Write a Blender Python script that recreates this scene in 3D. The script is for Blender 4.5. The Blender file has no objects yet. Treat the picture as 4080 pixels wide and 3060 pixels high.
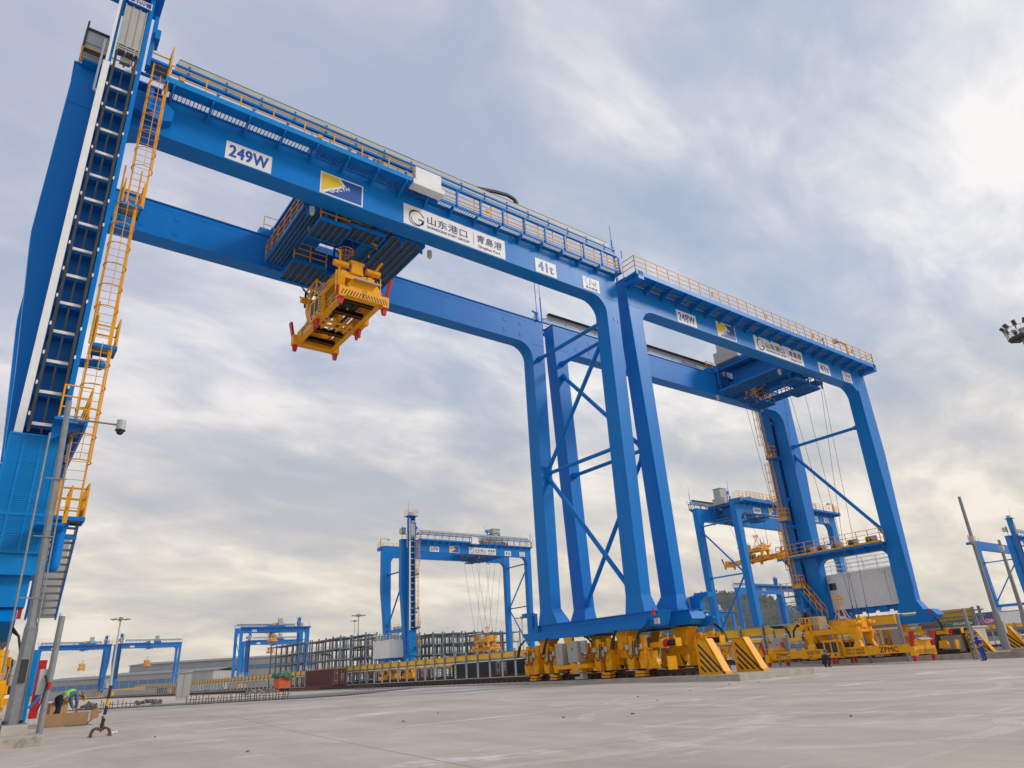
import bpy, math, random
from mathutils import Vector, Matrix
random.seed(7)
R = math.radians
scn = bpy.context.scene
COL = scn.collection

# ------------------------------------------------------------------ camera
cam_d = bpy.data.cameras.new('camera'); cam = bpy.data.objects.new('camera', cam_d); COL.objects.link(cam); scn.camera = cam
YAW, PITCH, ROLL = R(38.07), R(22.88), R(3.54)
fwd = Vector((math.sin(YAW)*math.cos(PITCH), math.cos(YAW)*math.cos(PITCH), math.sin(PITCH)))
rgt = Vector((math.cos(YAW), -math.sin(YAW), 0)); dwn = -rgt.cross(fwd)
c_, s_ = math.cos(ROLL), math.sin(ROLL)
r2 = c_*rgt + s_*dwn; d2 = -s_*rgt + c_*dwn
m3 = Matrix((r2, -d2, -fwd)).transposed()
cam.matrix_world = Matrix.Translation((0, 0, 1.05)) @ m3.to_4x4()
cam_d.sensor_width = 36; cam_d.lens = 2696.05/4080*36; cam_d.clip_end = 8000; cam_d.clip_start = .1

# ------------------------------------------------------------------ world, sun
SUN_AZ, SUN_EL = R(128), R(33)          # azimuth from +Y towards +X
w = bpy.data.worlds.new('World'); scn.world = w; w.use_nodes = True
nt = w.node_tree; N = nt.nodes; L = nt.links; N.clear()
def nn(t, **k):
    n = N.new(t)
    for a, b in k.items():
        if a.startswith('_'): n.inputs[a[1:]].default_value = b
        else: setattr(n, a, b)
    return n
def mth(op, a, b=None, c=None, clamp=False):
    n = N.new('ShaderNodeMath'); n.operation = op; n.use_clamp = clamp
    for i, x in enumerate((a, b, c)):
        if x is None: continue
        if hasattr(x, 'is_output'): L.new(x, n.inputs[i])
        else: n.inputs[i].default_value = x
    return n.outputs[0]
def ramp(fac, stops, interp='LINEAR'):
    n = N.new('ShaderNodeValToRGB'); L.new(fac, n.inputs[0]); cr = n.color_ramp; cr.interpolation = interp
    while len(cr.elements) > 1: cr.elements.remove(cr.elements[-1])
    cr.elements[0].position = stops[0][0]; cr.elements[0].color = (*stops[0][1], 1)
    for p, c in stops[1:]:
        e = cr.elements.new(p); e.color = (*c, 1)
    return n.outputs[0]
def mixc(f, a, b, mode='MIX'):
    n = N.new('ShaderNodeMix'); n.data_type = 'RGBA'; n.blend_type = mode
    if hasattr(f, 'is_output'): L.new(f, n.inputs[0])
    else: n.inputs[0].default_value = f
    for i, x in ((6, a), (7, b)):
        if hasattr(x, 'is_output'): L.new(x, n.inputs[i])
        else: n.inputs[i].default_value = (*x, 1)
    return n.outputs[2]
sky = nn('ShaderNodeTexSky', sky_type='NISHITA', sun_disc=False, sun_elevation=SUN_EL, sun_rotation=SUN_AZ, dust_density=3.0, air_density=1.0)
tc = nn('ShaderNodeTexCoord'); sp = nn('ShaderNodeSeparateXYZ'); L.new(tc.outputs['Generated'], sp.inputs[0])
zz = mth('MAXIMUM', sp.outputs[2], 0.0)
den = mth('ADD', zz, 0.30)
cx = mth('DIVIDE', sp.outputs[0], den); cy = mth('DIVIDE', sp.outputs[1], den)
cmb = nn('ShaderNodeCombineXYZ'); L.new(cx, cmb.inputs[0]); L.new(cy, cmb.inputs[1])
mp = nn('ShaderNodeMapping'); mp.inputs['Rotation'].default_value = (0, 0, R(-20)); mp.inputs['Scale'].default_value = (1.15, 2.0, 1); L.new(cmb.outputs[0], mp.inputs[0])
n1 = nn('ShaderNodeTexNoise', _Scale=1.25, _Detail=10.0, _Roughness=0.54, _Distortion=0.35); L.new(mp.outputs[0], n1.inputs['Vector'])
n2 = nn('ShaderNodeTexNoise', _Scale=3.4, _Detail=9.0, _Roughness=0.58, _Distortion=0.5); L.new(mp.outputs[0], n2.inputs['Vector'])
n3 = nn('ShaderNodeTexNoise', _Scale=0.45, _Detail=3.0); L.new(mp.outputs[0], n3.inputs['Vector'])
cl = mth('ADD', mth('ADD', mth('MULTIPLY', n1.outputs[0], 0.56), mth('MULTIPLY', n2.outputs[0], 0.30)), mth('MULTIPLY', n3.outputs[0], 0.14))
# cloud brightness is lifted towards the veiled sun (right of the view)
gd = Vector((math.sin(R(86))*math.cos(R(24)), math.cos(R(86))*math.cos(R(24)), math.sin(R(24))))
dt = nn('ShaderNodeVectorMath', operation='DOT_PRODUCT'); L.new(tc.outputs['Generated'], dt.inputs[0]); dt.inputs[1].default_value = gd
glow = mth('POWER', mth('MAXIMUM', dt.outputs['Value'], 0.0), 5.0)
clg = mth('ADD', cl, mth('MULTIPLY', glow, 0.022))
c_hi = ramp(clg, [(0.41, (0.43, 0.52, 0.68)), (0.47, (0.52, 0.59, 0.72)), (0.515, (0.64, 0.68, 0.78)), (0.56, (0.82, 0.83, 0.87)), (0.61, (1.02, 1.0, 0.98))])
c_lo = ramp(clg, [(0.41, (0.64, 0.61, 0.57)), (0.47, (0.76, 0.70, 0.61)), (0.53, (0.90, 0.81, 0.67)), (0.58, (1.06, 0.95, 0.79))])
lowf = ramp(sp.outputs[2], [(0.0, (1, 1, 1)), (0.14, (0.85, 0.85, 0.85)), (0.42, (0, 0, 0))])
cc = mixc(lowf, c_hi, c_lo)
# violet tint in the left part of the sky
dl = nn('ShaderNodeVectorMath', operation='DOT_PRODUCT'); L.new(tc.outputs['Generated'], dl.inputs[0])
ld = Vector((math.sin(R(-12))*math.cos(R(48)), math.cos(R(-12))*math.cos(R(48)), math.sin(R(48)))); dl.inputs[1].default_value = ld
vi = mth('MULTIPLY', mth('POWER', mth('MAXIMUM', dl.outputs['Value'], 0.0), 5.0), 0.35)
cc = mixc(vi, cc, (0.55, 0.52, 0.66))
b1 = nn('ShaderNodeBackground', _Strength=0.09); L.new(sky.outputs[0], b1.inputs[0])
b2 = nn('ShaderNodeBackground', _Strength=1.0); L.new(cc, b2.inputs[0])
mx = nn('ShaderNodeMixShader'); mx.inputs[0].default_value = 0.90
L.new(b1.outputs[0], mx.inputs[1]); L.new(b2.outputs[0], mx.inputs[2])
wo = nn('ShaderNodeOutputWorld'); L.new(mx.outputs[0], wo.inputs[0])
sl = bpy.data.lights.new('sun', 'SUN'); sl.energy = 1.7; sl.angle = R(12); sl.color = (1, .95, .88)
so = bpy.data.objects.new('sun', sl); COL.objects.link(so)
sd = Vector((math.sin(SUN_AZ)*math.cos(SUN_EL), math.cos(SUN_AZ)*math.cos(SUN_EL), math.sin(SUN_EL)))
so.rotation_euler = sd.to_track_quat('Z', 'Y').to_euler()
vs = scn.view_settings; vs.view_transform = 'Standard'; vs.look = 'None'; vs.exposure = 0; vs.gamma = 1
scn.cycles.max_bounces = 6; scn.cycles.diffuse_bounces = 3; scn.cycles.glossy_bounces = 3; scn.cycles.transparent_max_bounces = 8

# ------------------------------------------------------------------ materials
def mat(name, col, rough=.5, metal=0., var=.12, nscale=2.0, bump=0., bscale=20., rvar=.15, stain=None, spec=.5, streak=False):
    global N, L
    m = bpy.data.materials.new(name); m.use_nodes = True
    N0, L0 = N, L
    N = m.node_tree.nodes; L = m.node_tree.links
    b = N['Principled BSDF']; b.inputs['Metallic'].default_value = metal; b.inputs['Specular IOR Level'].default_value = spec
    t = N.new('ShaderNodeTexCoord'); src = t.outputs['Object']
    if streak:
        mpn = N.new('ShaderNodeMapping'); mpn.inputs['Scale'].default_value = (1, 1, .12); L.new(src, mpn.inputs[0]); src = mpn.outputs[0]
    no = N.new('ShaderNodeTexNoise'); no.inputs['Scale'].default_value = nscale; no.inputs['Detail'].default_value = 6; no.inputs['Roughness'].default_value = .6; L.new(src, no.inputs['Vector'])
    lo = tuple(c*(1-var) for c in col); hi = tuple(min(1, c*(1+var)) for c in col)
    cr = ramp(no.outputs[0], [(.3, lo), (.7, hi)])
    if stain:
        n4 = N.new('ShaderNodeTexNoise'); n4.inputs['Scale'].default_value = nscale*1.7; n4.inputs['Detail'].default_value = 8; n4.inputs['Roughness'].default_value = .7; L.new(src, n4.inputs['Vector'])
        f = ramp(n4.outputs[0], [(stain[1], (0, 0, 0)), (stain[1]+.12, (stain[2],)*3)])
        cr = mixc(f, cr, stain[0])
    L.new(cr, b.inputs['Base Color'])
    rr = mth('ADD', mth('MULTIPLY', no.outputs[0], rvar*2), rough-rvar)
    L.new(rr, b.inputs['Roughness'])
    if bump:
        nb = N.new('ShaderNodeTexNoise'); nb.inputs['Scale'].default_value = bscale; nb.inputs['Detail'].default_value = 4; L.new(t.outputs['Object'], nb.inputs['Vector'])
        bp = N.new('ShaderNodeBump'); bp.inputs['Strength'].default_value = bump; bp.inputs['Distance'].default_value = .02; L.new(nb.outputs[0], bp.inputs['Height']); L.new(bp.outputs[0], b.inputs['Normal'])
    N, L = N0, L0
    return m
def bigbump(m, scale, strength, dist):
    n = m.node_tree.nodes; l = m.node_tree.links
    t = n.new('ShaderNodeTexCoord'); nb = n.new('ShaderNodeTexNoise'); nb.inputs['Scale'].default_value = scale; nb.inputs['Detail'].default_value = 1
    l.new(t.outputs['Object'], nb.inputs['Vector']); bp = n.new('ShaderNodeBump'); bp.inputs['Strength'].default_value = strength; bp.inputs['Distance'].default_value = dist
    l.new(nb.outputs[0], bp.inputs['Height']); l.new(bp.outputs[0], n['Principled BSDF'].inputs['Normal'])
M = {}
M['blue'] = mat('blue_paint', (.0005, .19, .60), .38, var=.08, nscale=.5, rvar=.06, stain=((.008, .14, .38), .60, .5), streak=True, spec=.16)
bigbump(M['blue'], .9, .25, .02)
M['blue2'] = mat('blue_paint_light', (.001, .23, .62), .4, var=.08, spec=.2)
M['yel'] = mat('yellow_paint', (.92, .40, .001), .42, var=.12, nscale=3, rvar=.1, stain=((.42, .18, .01), .62, .6), spec=.25)
M['yrail'] = mat('yellow_rail_paint', (.82, .36, .003), .45, var=.1, spec=.25)
M['busy'] = mat('busbar_yellow', (.85, .47, .01), .5, var=.12, nscale=.4)
M['grey'] = mat('galvanised_steel', (.26, .275, .285), .45, .35, var=.15, nscale=6)
M['lgrey'] = mat('light_grey_paint', (.48, .49, .47), .5, var=.08)
M['cab'] = mat('cabinet_grey', (.42, .41, .38), .55, var=.08, nscale=1.5)
M['tray'] = mat('tray_beige', (.46, .455, .40), .5, var=.08, nscale=1)
M['white'] = mat('white_paint', (.80, .80, .79), .5, var=.05, stain=((.45, .42, .38), .62, .6))
M['sign'] = mat('sign_white', (.80, .80, .80), .5, var=.03)
M['sblue'] = mat('sign_blue', (.004, .075, .38), .45, var=.04)
M['navy'] = mat('lettering_navy', (.03, .03, .16), .5)
M['syel'] = mat('sign_yellow', (.80, .55, .02), .5, var=.04)
M['bronze'] = mat('logo_bronze', (.16, .11, .06), .5)
M['rubber'] = mat('black_rubber', (.012, .012, .014), .6, var=.3)
M['black'] = mat('black_paint', (.018, .018, .02), .45)
M['dark'] = mat('dark_steel', (.05, .048, .05), .55, .3, var=.3)
M['red'] = mat('red_paint', (.55, .01, .02), .4)
M['rail'] = mat('rusty_rail', (.075, .035, .028), .65, .3, var=.3, nscale=5)
M['grat'] = mat('grating_grey', (.25, .26, .26), .5, .5, var=.15)
M['dgrat'] = mat('dark_grating', (.07, .075, .08), .6, .3, var=.3, nscale=3)
M['glass'] = mat('dark_glass', (.02, .025, .03), .1)
M['conc'] = mat('plinth_concrete', (.43, .38, .32), .85, var=.16, nscale=1.6, bump=.5, stain=((.20, .17, .14), .56, .7))
M['conc2'] = mat('pale_concrete', (.50, .45, .39), .85, var=.12, nscale=2.5, bump=.4)
M['rack'] = mat('rack_steel', (.13, .165, .21), .5, .2, var=.15)
M['orange'] = mat('orange_plastic', (.62, .10, .02), .5)
M['green'] = mat('green_tarp', (.012, .14, .08), .6, var=.3, nscale=6)
M['card'] = mat('cardboard', (.42, .25, .13), .8, var=.12, nscale=5, bump=.3)
M['skin'] = mat('skin', (.45, .24, .16), .6)
M['navycloth'] = mat('dark_navy_cloth', (.012, .014, .03), .9, var=.3, nscale=8)
M['bluecloth'] = mat('blue_coverall_cloth', (.012, .06, .36), .85, var=.2, nscale=8)
M['denim'] = mat('denim_shirt_cloth', (.10, .17, .28), .9, var=.2, nscale=10)
M['vest'] = mat('hi_vis_green', (.30, .75, .02), .7)
M['helm_y'] = mat('yellow_helmet', (.85, .50, .01), .35)
M['helm_b'] = mat('blue_helmet', (.02, .12, .50), .35)
M['wood'] = mat('brown_wood', (.16, .08, .05), .7)
M['rubble'] = mat('rubble_grey', (.22, .20, .17), .9, var=.4, nscale=8, bump=.6)
M['rebar'] = mat('rusty_rebar', (.16, .09, .06), .8)
M['hill'] = None

# ------------------------------------------------------------------ mesh helpers
def orth(d):
    d = d.normalized(); a = Vector((0, 0, 1)) if abs(d.z) < .9 else Vector((1, 0, 0))
    u = d.cross(a).normalized(); return u, d.cross(u).normalized()
class MB:
    def __init__(s): s.v = []; s.f = []; s.sm = []
    def add(s, vs, fs, sm=False):
        o = len(s.v); s.v += [tuple(x) for x in vs]; s.f += [tuple(i+o for i in f) for f in fs]; s.sm += [sm]*len(fs); return s
    def hexa(s, p): return s.add(p, [(0, 3, 2, 1), (4, 5, 6, 7), (0, 1, 5, 4), (1, 2, 6, 5), (2, 3, 7, 6), (3, 0, 4, 7)])
    def box(s, x0, x1, y0, y1, z0, z1): return s.hexa([(x0, y0, z0), (x1, y0, z0), (x1, y1, z0), (x0, y1, z0), (x0, y0, z1), (x1, y0, z1), (x1, y1, z1), (x0, y1, z1)])
    def cb(s, c, d): return s.box(c[0]-d[0]/2, c[0]+d[0]/2, c[1]-d[1]/2, c[1]+d[1]/2, c[2]-d[2]/2, c[2]+d[2]/2)
    def tap(s, b, z0, t, z1): return s.hexa([(b[0], b[2], z0), (b[1], b[2], z0), (b[1], b[3], z0), (b[0], b[3], z0), (t[0], t[2], z1), (t[1], t[2], z1), (t[1], t[3], z1), (t[0], t[3], z1)])
    def prism(s, pts, ax, a, b):
        n = len(pts)
        def P(p, t): return (t, p[0], p[1]) if ax == 'x' else (p[0], t, p[1]) if ax == 'y' else (p[0], p[1], t)
        return s.add([P(p, a) for p in pts]+[P(p, b) for p in pts], [tuple(range(n))[::-1], tuple(range(n, 2*n))]+[(i, (i+1) % n, n+(i+1) % n, n+i) for i in range(n)])
    def bar(s, p, q, w, h=None):
        p = Vector(p); q = Vector(q); u, v = orth(q-p); u = u*w/2; v = v*(h or w)/2
        return s.hexa([p-u-v, p+u-v, p+u+v, p-u+v, q-u-v, q+u-v, q+u+v, q-u+v])
    def tube(s, p, q, r, n=8, r2=None, caps=True):
        p = Vector(p); q = Vector(q); u, v = orth(q-p); r2 = r if r2 is None else r2
        a = [p+(u*math.cos(t)+v*math.sin(t))*r for t in [i*2*math.pi/n for i in range(n)]]; b = [q+(u*math.cos(t)+v*math.sin(t))*r2 for t in [i*2*math.pi/n for i in range(n)]]
        s.add(a+b, [(i, (i+1) % n, n+(i+1) % n, n+i) for i in range(n)], n > 5)
        if caps: s.add(a, [tuple(range(n))]); s.add(b, [tuple(range(n))[::-1]])
        return s
    def path(s, pts, r, n=6):
        for a, b in zip(pts, pts[1:]): s.tube(a, b, r, n)
        return s
    def arc(s, c, rad, r, ax, a0, a1, k=10, n=4):
        pts = []
        for i in range(k+1):
            t = a0+(a1-a0)*i/k; A, B = rad*math.cos(t), rad*math.sin(t)
            pts.append((c[0]+A, c[1]+B, c[2]) if ax == 'z' else (c[0]+A, c[1], c[2]+B) if ax == 'y' else (c[0], c[1]+A, c[2]+B))
        return s.path(pts, r, n)
    def ico(s, c, r, n=8, sz=1., z0=-1.):
        rings = 6; vs = []; fs = []
        for i in range(rings+1):
            t = math.pi*i/rings
            for j in range(n):
                a = 2*math.pi*j/n; zc = max(z0, math.cos(t)); vs.append((c[0]+r*math.sin(t)*math.cos(a), c[1]+r*math.sin(t)*math.sin(a), c[2]+r*zc*sz))
        for i in range(rings):
            for j in range(n): fs.append((i*n+j, i*n+(j+1) % n, (i+1)*n+(j+1) % n, (i+1)*n+j))
        return s.add(vs, fs, True)
    def build(s, name, m, parent=None, loc=None, bevel=0):
        me = bpy.data.meshes.new(name); me.from_pydata(s.v, [], s.f); me.polygons.foreach_set('use_smooth', s.sm); me.materials.append(M[m] if isinstance(m, str) else m); me.update()
        o = bpy.data.objects.new(name, me); COL.objects.link(o)
        if parent: o.parent = parent
        if loc: o.location = loc
        if bevel:
            b = o.modifiers.new('bevel', 'BEVEL'); b.width = bevel; b.segments = 2; b.limit_method = 'ANGLE'
        return o
def tag(o, label=None, cat=None, group=None, kind=None):
    if label: o['label'] = label
    if cat: o['category'] = cat
    if group: o['group'] = group
    if kind: o['kind'] = kind
    return o
def thing(name, label, cat, loc=(0, 0, 0), rz=0, group=None):
    o = bpy.data.objects.new(name, None); COL.objects.link(o); o.empty_display_size = .3; o.location = loc; o.rotation_euler = (0, 0, rz)
    return tag(o, label, cat, group)
def kids(o): return list(CH.get(o.name, [])) or [c for c in bpy.data.objects if c.parent == o]
CH = {}
def index():
    CH.clear()
    for c in bpy.data.objects:
        if c.parent: CH.setdefault(c.parent.name, []).append(c)
def copy_tree(o, parent=None, skip=(), depth=9):
    c = o.copy(); COL.objects.link(c); c.parent = parent
    if depth:
        for ch in CH.get(o.name, []):
            if ch.name.split('.')[0] not in skip: copy_tree(ch, c, skip, depth-1)
    return c
def rail_run(mb, pts, h=1.06, levels=(1.0, .5), step=1.1, r=.022, toe=.0):
    for a, b in zip(pts, pts[1:]):
        a = Vector(a); b = Vector(b); n = max(1, round((b-a).length/step))
        for k in range(n+1):
            p = a.lerp(b, k/n); mb.bar(p, p+Vector((0, 0, h)), r*2.2)
        for l in levels: mb.bar(a+Vector((0, 0, h*l)), b+Vector((0, 0, h*l)), r*1.7)
        if toe: mb.bar(a+Vector((0, 0, toe/2)), b+Vector((0, 0, toe/2)), .01, toe) if abs((b-a).z) < .01 else None
def text_mesh(body, w, h, bold=.0, mono_fit=True, shear=0.):
    c = bpy.data.curves.new('t', 'FONT'); c.body = body; c.align_x = 'CENTER';  c.shear = shear; c.space_character = 1.08 if bold else 1.0; c.resolution_u = 4
    o = bpy.data.objects.new('t', c); COL.objects.link(o); bpy.context.view_layer.update()
    me = bpy.data.meshes.new_from_object(o.evaluated_get(bpy.context.evaluated_depsgraph_get()))
    bpy.data.objects.remove(o); bpy.data.curves.remove(c)
    xs = [v.co.x for v in me.vertices]; ys = [v.co.y for v in me.vertices]
    x0, x1, y0, y1 = min(xs), max(xs), min(ys), max(ys)
    sx = w/(x1-x0); sy = h/(y1-y0)
    if not mono_fit: sx = sy = min(sx, sy)
    V = [((v.co.x-(x0+x1)/2)*sx, (v.co.y-(y0+y1)/2)*sy) for v in me.vertices]; F = [tuple(p.vertices) for p in me.polygons]
    bpy.data.meshes.remove(me)
    return V, F
def letter(mb, body, c, w, h, U, V, bold=0., off=.0, fit=True, shear=0., rot=0.):
    """flat lettering placed in the plane U,V through c"""
    vs, fs = text_mesh(body, w, h, bold, fit, shear); U = Vector(U); V = Vector(V); c = Vector(c); ca, sa = math.cos(rot), math.sin(rot); Nn = U.cross(V)
    for k, (dx, dy) in enumerate([(0, 0)] if not bold else [(0, 0), (-1, 0), (1, 0), (-.7, -.7), (.7, .7), (-.7, .7), (.7, -.7)]):   # heavier strokes: shifted passes
        mb.add([c+Nn*(.0012*k)+U*(x*ca-y*sa+dx*bold*h)+V*(x*sa+y*ca+dy*bold*h) for x, y in vs], fs)
def ribbon(mb, c, U, V, cen, rad, wf, a0, a1, k=24):
    U = Vector(U); V = Vector(V); c = Vector(c); vs = []; fs = []
    for i in range(k+1):
        t = i/k; a = a0+(a1-a0)*t; w_ = wf(t)
        for rr in (rad-w_/2, rad+w_/2): vs.append(c+U*(cen[0]+rr*math.cos(a))+V*(cen[1]+rr*math.sin(a)))
    for i in range(k): fs.append((2*i, 2*i+1, 2*i+3, 2*i+2))
    mb.add(vs, fs)
def flat(mb, c, U, V, pts):
    U = Vector(U); V = Vector(V); c = Vector(c); mb.add([c+U*x+V*y for x, y in pts], [tuple(range(len(pts)))])

# ------------------------------------------------------------------ ground
def lerp_tab(t, tab):
    if t <= tab[0][0]: return tab[0][1]
    for (a, b), (c, d) in zip(tab, tab[1:]):
        if t <= c: return b+(d-b)*(t-a)/(c-a)
    return tab[-1][1]
def sm(t): t = max(0, min(1, t)); return t*t*(3-2*t)
def gz(x, y):
    z = lerp_tab(y, [(12, 0), (19, .03), (27, .14), (36, .2), (45, .24), (70, .27), (400, .28)])
    return z-.16*sm((x-36)/18)*(1-sm((y-30)/12))
def ground_mat():
    global N, L
    m = bpy.data.materials.new('worn_concrete_paving'); m.use_nodes = True; N0, L0 = N, L; N = m.node_tree.nodes; L = m.node_tree.links
    b = N['Principled BSDF']; t = N.new('ShaderNodeTexCoord'); o = t.outputs['Object']
    def noise(scale, det, rough=.6, sc=None, rot=0, dist=0):
        s = o
        if sc:
            q = N.new('ShaderNodeMapping'); q.inputs['Scale'].default_value = sc; q.inputs['Rotation'].default_value = (0, 0, rot); L.new(o, q.inputs[0]); s = q.outputs[0]
        k = N.new('ShaderNodeTexNoise'); k.inputs['Scale'].default_value = scale; k.inputs['Detail'].default_value = det; k.inputs['Roughness'].default_value = rough; k.inputs['Distortion'].default_value = dist; L.new(s, k.inputs['Vector']); return k.outputs[0]
    base = ramp(noise(.22, 8, .65), [(.3, (.45, .37, .295)), (.5, (.53, .445, .365)), (.7, (.60, .51, .42))])
    st = noise(.55, 9, .7, (1, .33, 1), R(52), .4); base = mixc(ramp(st, [(.42, (0, 0, 0)), (.62, (.55,)*3)]), base, (.33, .28, .245))
    wp = noise(.30, 9, .72, (.55, 1.5, 1), R(38), .5); base = mixc(ramp(wp, [(.57, (0, 0, 0)), (.64, (.85,)*3)]), base, (.70, .66, .62))
    wl = noise(1.4, 6, .8, (.12, 2.2, 1), R(33)); base = mixc(ramp(wl, [(.59, (0, 0, 0)), (.68, (.7,)*3)]), base, (.68, .64, .60))
    dk = noise(3.2, 10, .8); base = mixc(ramp(dk, [(.64, (0, 0, 0)), (.74, (.5,)*3)]), base, (.15, .13, .12))
    # slab joints
    for ang, sp_ in ((R(8), 8.0), (R(98), 6.0)):
        q = N.new('ShaderNodeMapping'); q.inputs['Rotation'].default_value = (0, 0, ang); L.new(o, q.inputs[0]); x = N.new('ShaderNodeSeparateXYZ'); L.new(q.outputs[0], x.inputs[0])
        f = mth('ABSOLUTE', mth('SUBTRACT', mth('FRACT', mth('DIVIDE', x.outputs[0], sp_)), .5)); f = mth('LESS_THAN', f, .0022*8/sp_)
        base = mixc(mth('MULTIPLY', f, .55), base, (.10, .085, .075))
    # curved tyre scrubs
    x = N.new('ShaderNodeSeparateXYZ'); L.new(o, x.inputs[0])
    tn = noise(1.1, 5, .7)
    for (ax, ay, rad) in ((14.5, 9.2, 4.6), (19.5, 12.5, 5.2), (30, 14.5, 6.5), (10.5, 6.6, 2.6), (24, 18, 9), (8, 14, 7)):
        dx = mth('SUBTRACT', x.outputs[0], ax); dy = mth('SUBTRACT', x.outputs[1], ay); d = mth('SQRT', mth('ADD', mth('MULTIPLY', dx, dx), mth('MULTIPLY', dy, dy)))
        e = mth('ABSOLUTE', mth('SUBTRACT', d, rad)); band = mth('LESS_THAN', e, .16); tread = mth('ADD', mth('MULTIPLY', mth('SINE', mth('MULTIPLY', d, 90.)), .35), .6)
        f = mth('MULTIPLY', mth('MULTIPLY', band, tread), mth('MULTIPLY', mth('GREATER_THAN', tn, .47), .42)); base = mixc(f, base, (.70, .66, .61))
    L.new(base, b.inputs['Base Color']); L.new(ramp(wp, [(.3, (.85,)*3), (.7, (.62,)*3)]), b.inputs['Roughness'])
    bp = N.new('ShaderNodeBump'); bp.inputs['Strength'].default_value = .35; bp.inputs['Distance'].default_value = .02; L.new(noise(14, 8, .7), bp.inputs['Height']); L.new(bp.outputs[0], b.inputs['Normal'])
    N, L = N0, L0; return m
M['ground'] = ground_mat()
xs = [-3000, -1200, -500, -200, -100, -60]+list(range(-40, 70, 2))+[75, 80, 90, 100, 120, 150, 200, 300, 500, 900, 1600, 3500]
ys = [-300, -60]+list(range(-20, 72, 2))+[76, 80, 90, 100, 150, 200, 300, 500, 900, 1600, 4500]
g = MB(); g.add([(x, y, gz(x, y)) for y in ys for x in xs], [(j*len(xs)+i, j*len(xs)+i+1, (j+1)*len(xs)+i+1, (j+1)*len(xs)+i) for j in range(len(ys)-1) for i in range(len(xs)-1)], True)
tag(g.build('ground', 'ground'), kind='structure')

# raised concrete track beds with kerb joints
def plinth(x0, x1, y0, y1, z, ext=None):
    b = MB(); y = y0; k = 0
    while y < y1:
        ln = 3.0 if y < 80 else 12.; e = min(y+ln, y1)
        b.box(x0, x0+.3, y, e-.012, -.3, z); y = e
    b.box(x0+.3, x1-.3, y0, y1, -.3, z-.004); b.box(x1-.3, x1, y0, y1, -.3, z)
    return tag(b.build('track_plinth', 'conc', bevel=.012), kind='structure')
plinth(27.2, 33.2, 19.9, 420, .33); plinth(56.9, 63.2, 18.6, 420, .30); plinth(88.0, 96.5, 19, 420, .34); plinth(121.5, 124.5, 19, 420, .34)
b = MB(); b.box(-3.4, 1.80, 20.75, 22.6, -.3, .28); tag(b.build('track_plinth', 'conc', bevel=.03), kind='structure')
b = MB(); b.box(-3.4, .95, 22.0, 420, -.3, .50); b.box(.98, 1.52, 22.0, 420, -.3, .50); tag(b.build('track_plinth', 'conc2', bevel=.02), kind='structure')
b = MB(); b.box(57.5, 63.6, 18.2, 19.6, -.3, .46); tag(b.build('track_plinth', 'conc', bevel=.02), kind='structure')

def crane_rail(x, y0, y1, label, z=.3):
    t = thing('crane_rail', label, 'rail', (x, y0, z), group='crane rails')
    b = MB(); n = y1-y0; b.box(-.035, .035, 0, n, .26, .31); b.box(-.012, .012, 0, n, .14, .26); b.box(-.09, .09, 0, n, .11, .14); b.build('rail_head', 'rail', t)
    c = MB(); y = .2
    while y < min(n, 170): c.box(-.2, .2, y, y+.22, .03, .1); c.box(-.16, -.09, y+.03, y+.19, .1, .17); y += .6
    tag(c.build('base_plate', 'dark', t), kind='stuff')
    d = MB(); d.box(-.19, .19, 0, n, .0, .055); d.build('rail_bed', 'rubber', t)
for x, lab in ((.25, 'rusty crane rail under the left bogies of the nearest crane'), (28.45, 'rusty crane rail behind the long kerb under the nearest crane'), (31.1, 'second rusty rail just behind the nearest kerb, under the 248W crane'), (58.5, 'rusty rail behind the yellow spreader on the ground'), (61.4, 'rusty rail running to the distant 247W crane'), (89.8, 'far rusty rail under the right legs of the 247W crane'), (94.6, 'far rusty rail under the left legs of the 246W crane')):
    crane_rail(x, 23.2 if x > 20 else 24.5, 420, lab)

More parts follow.
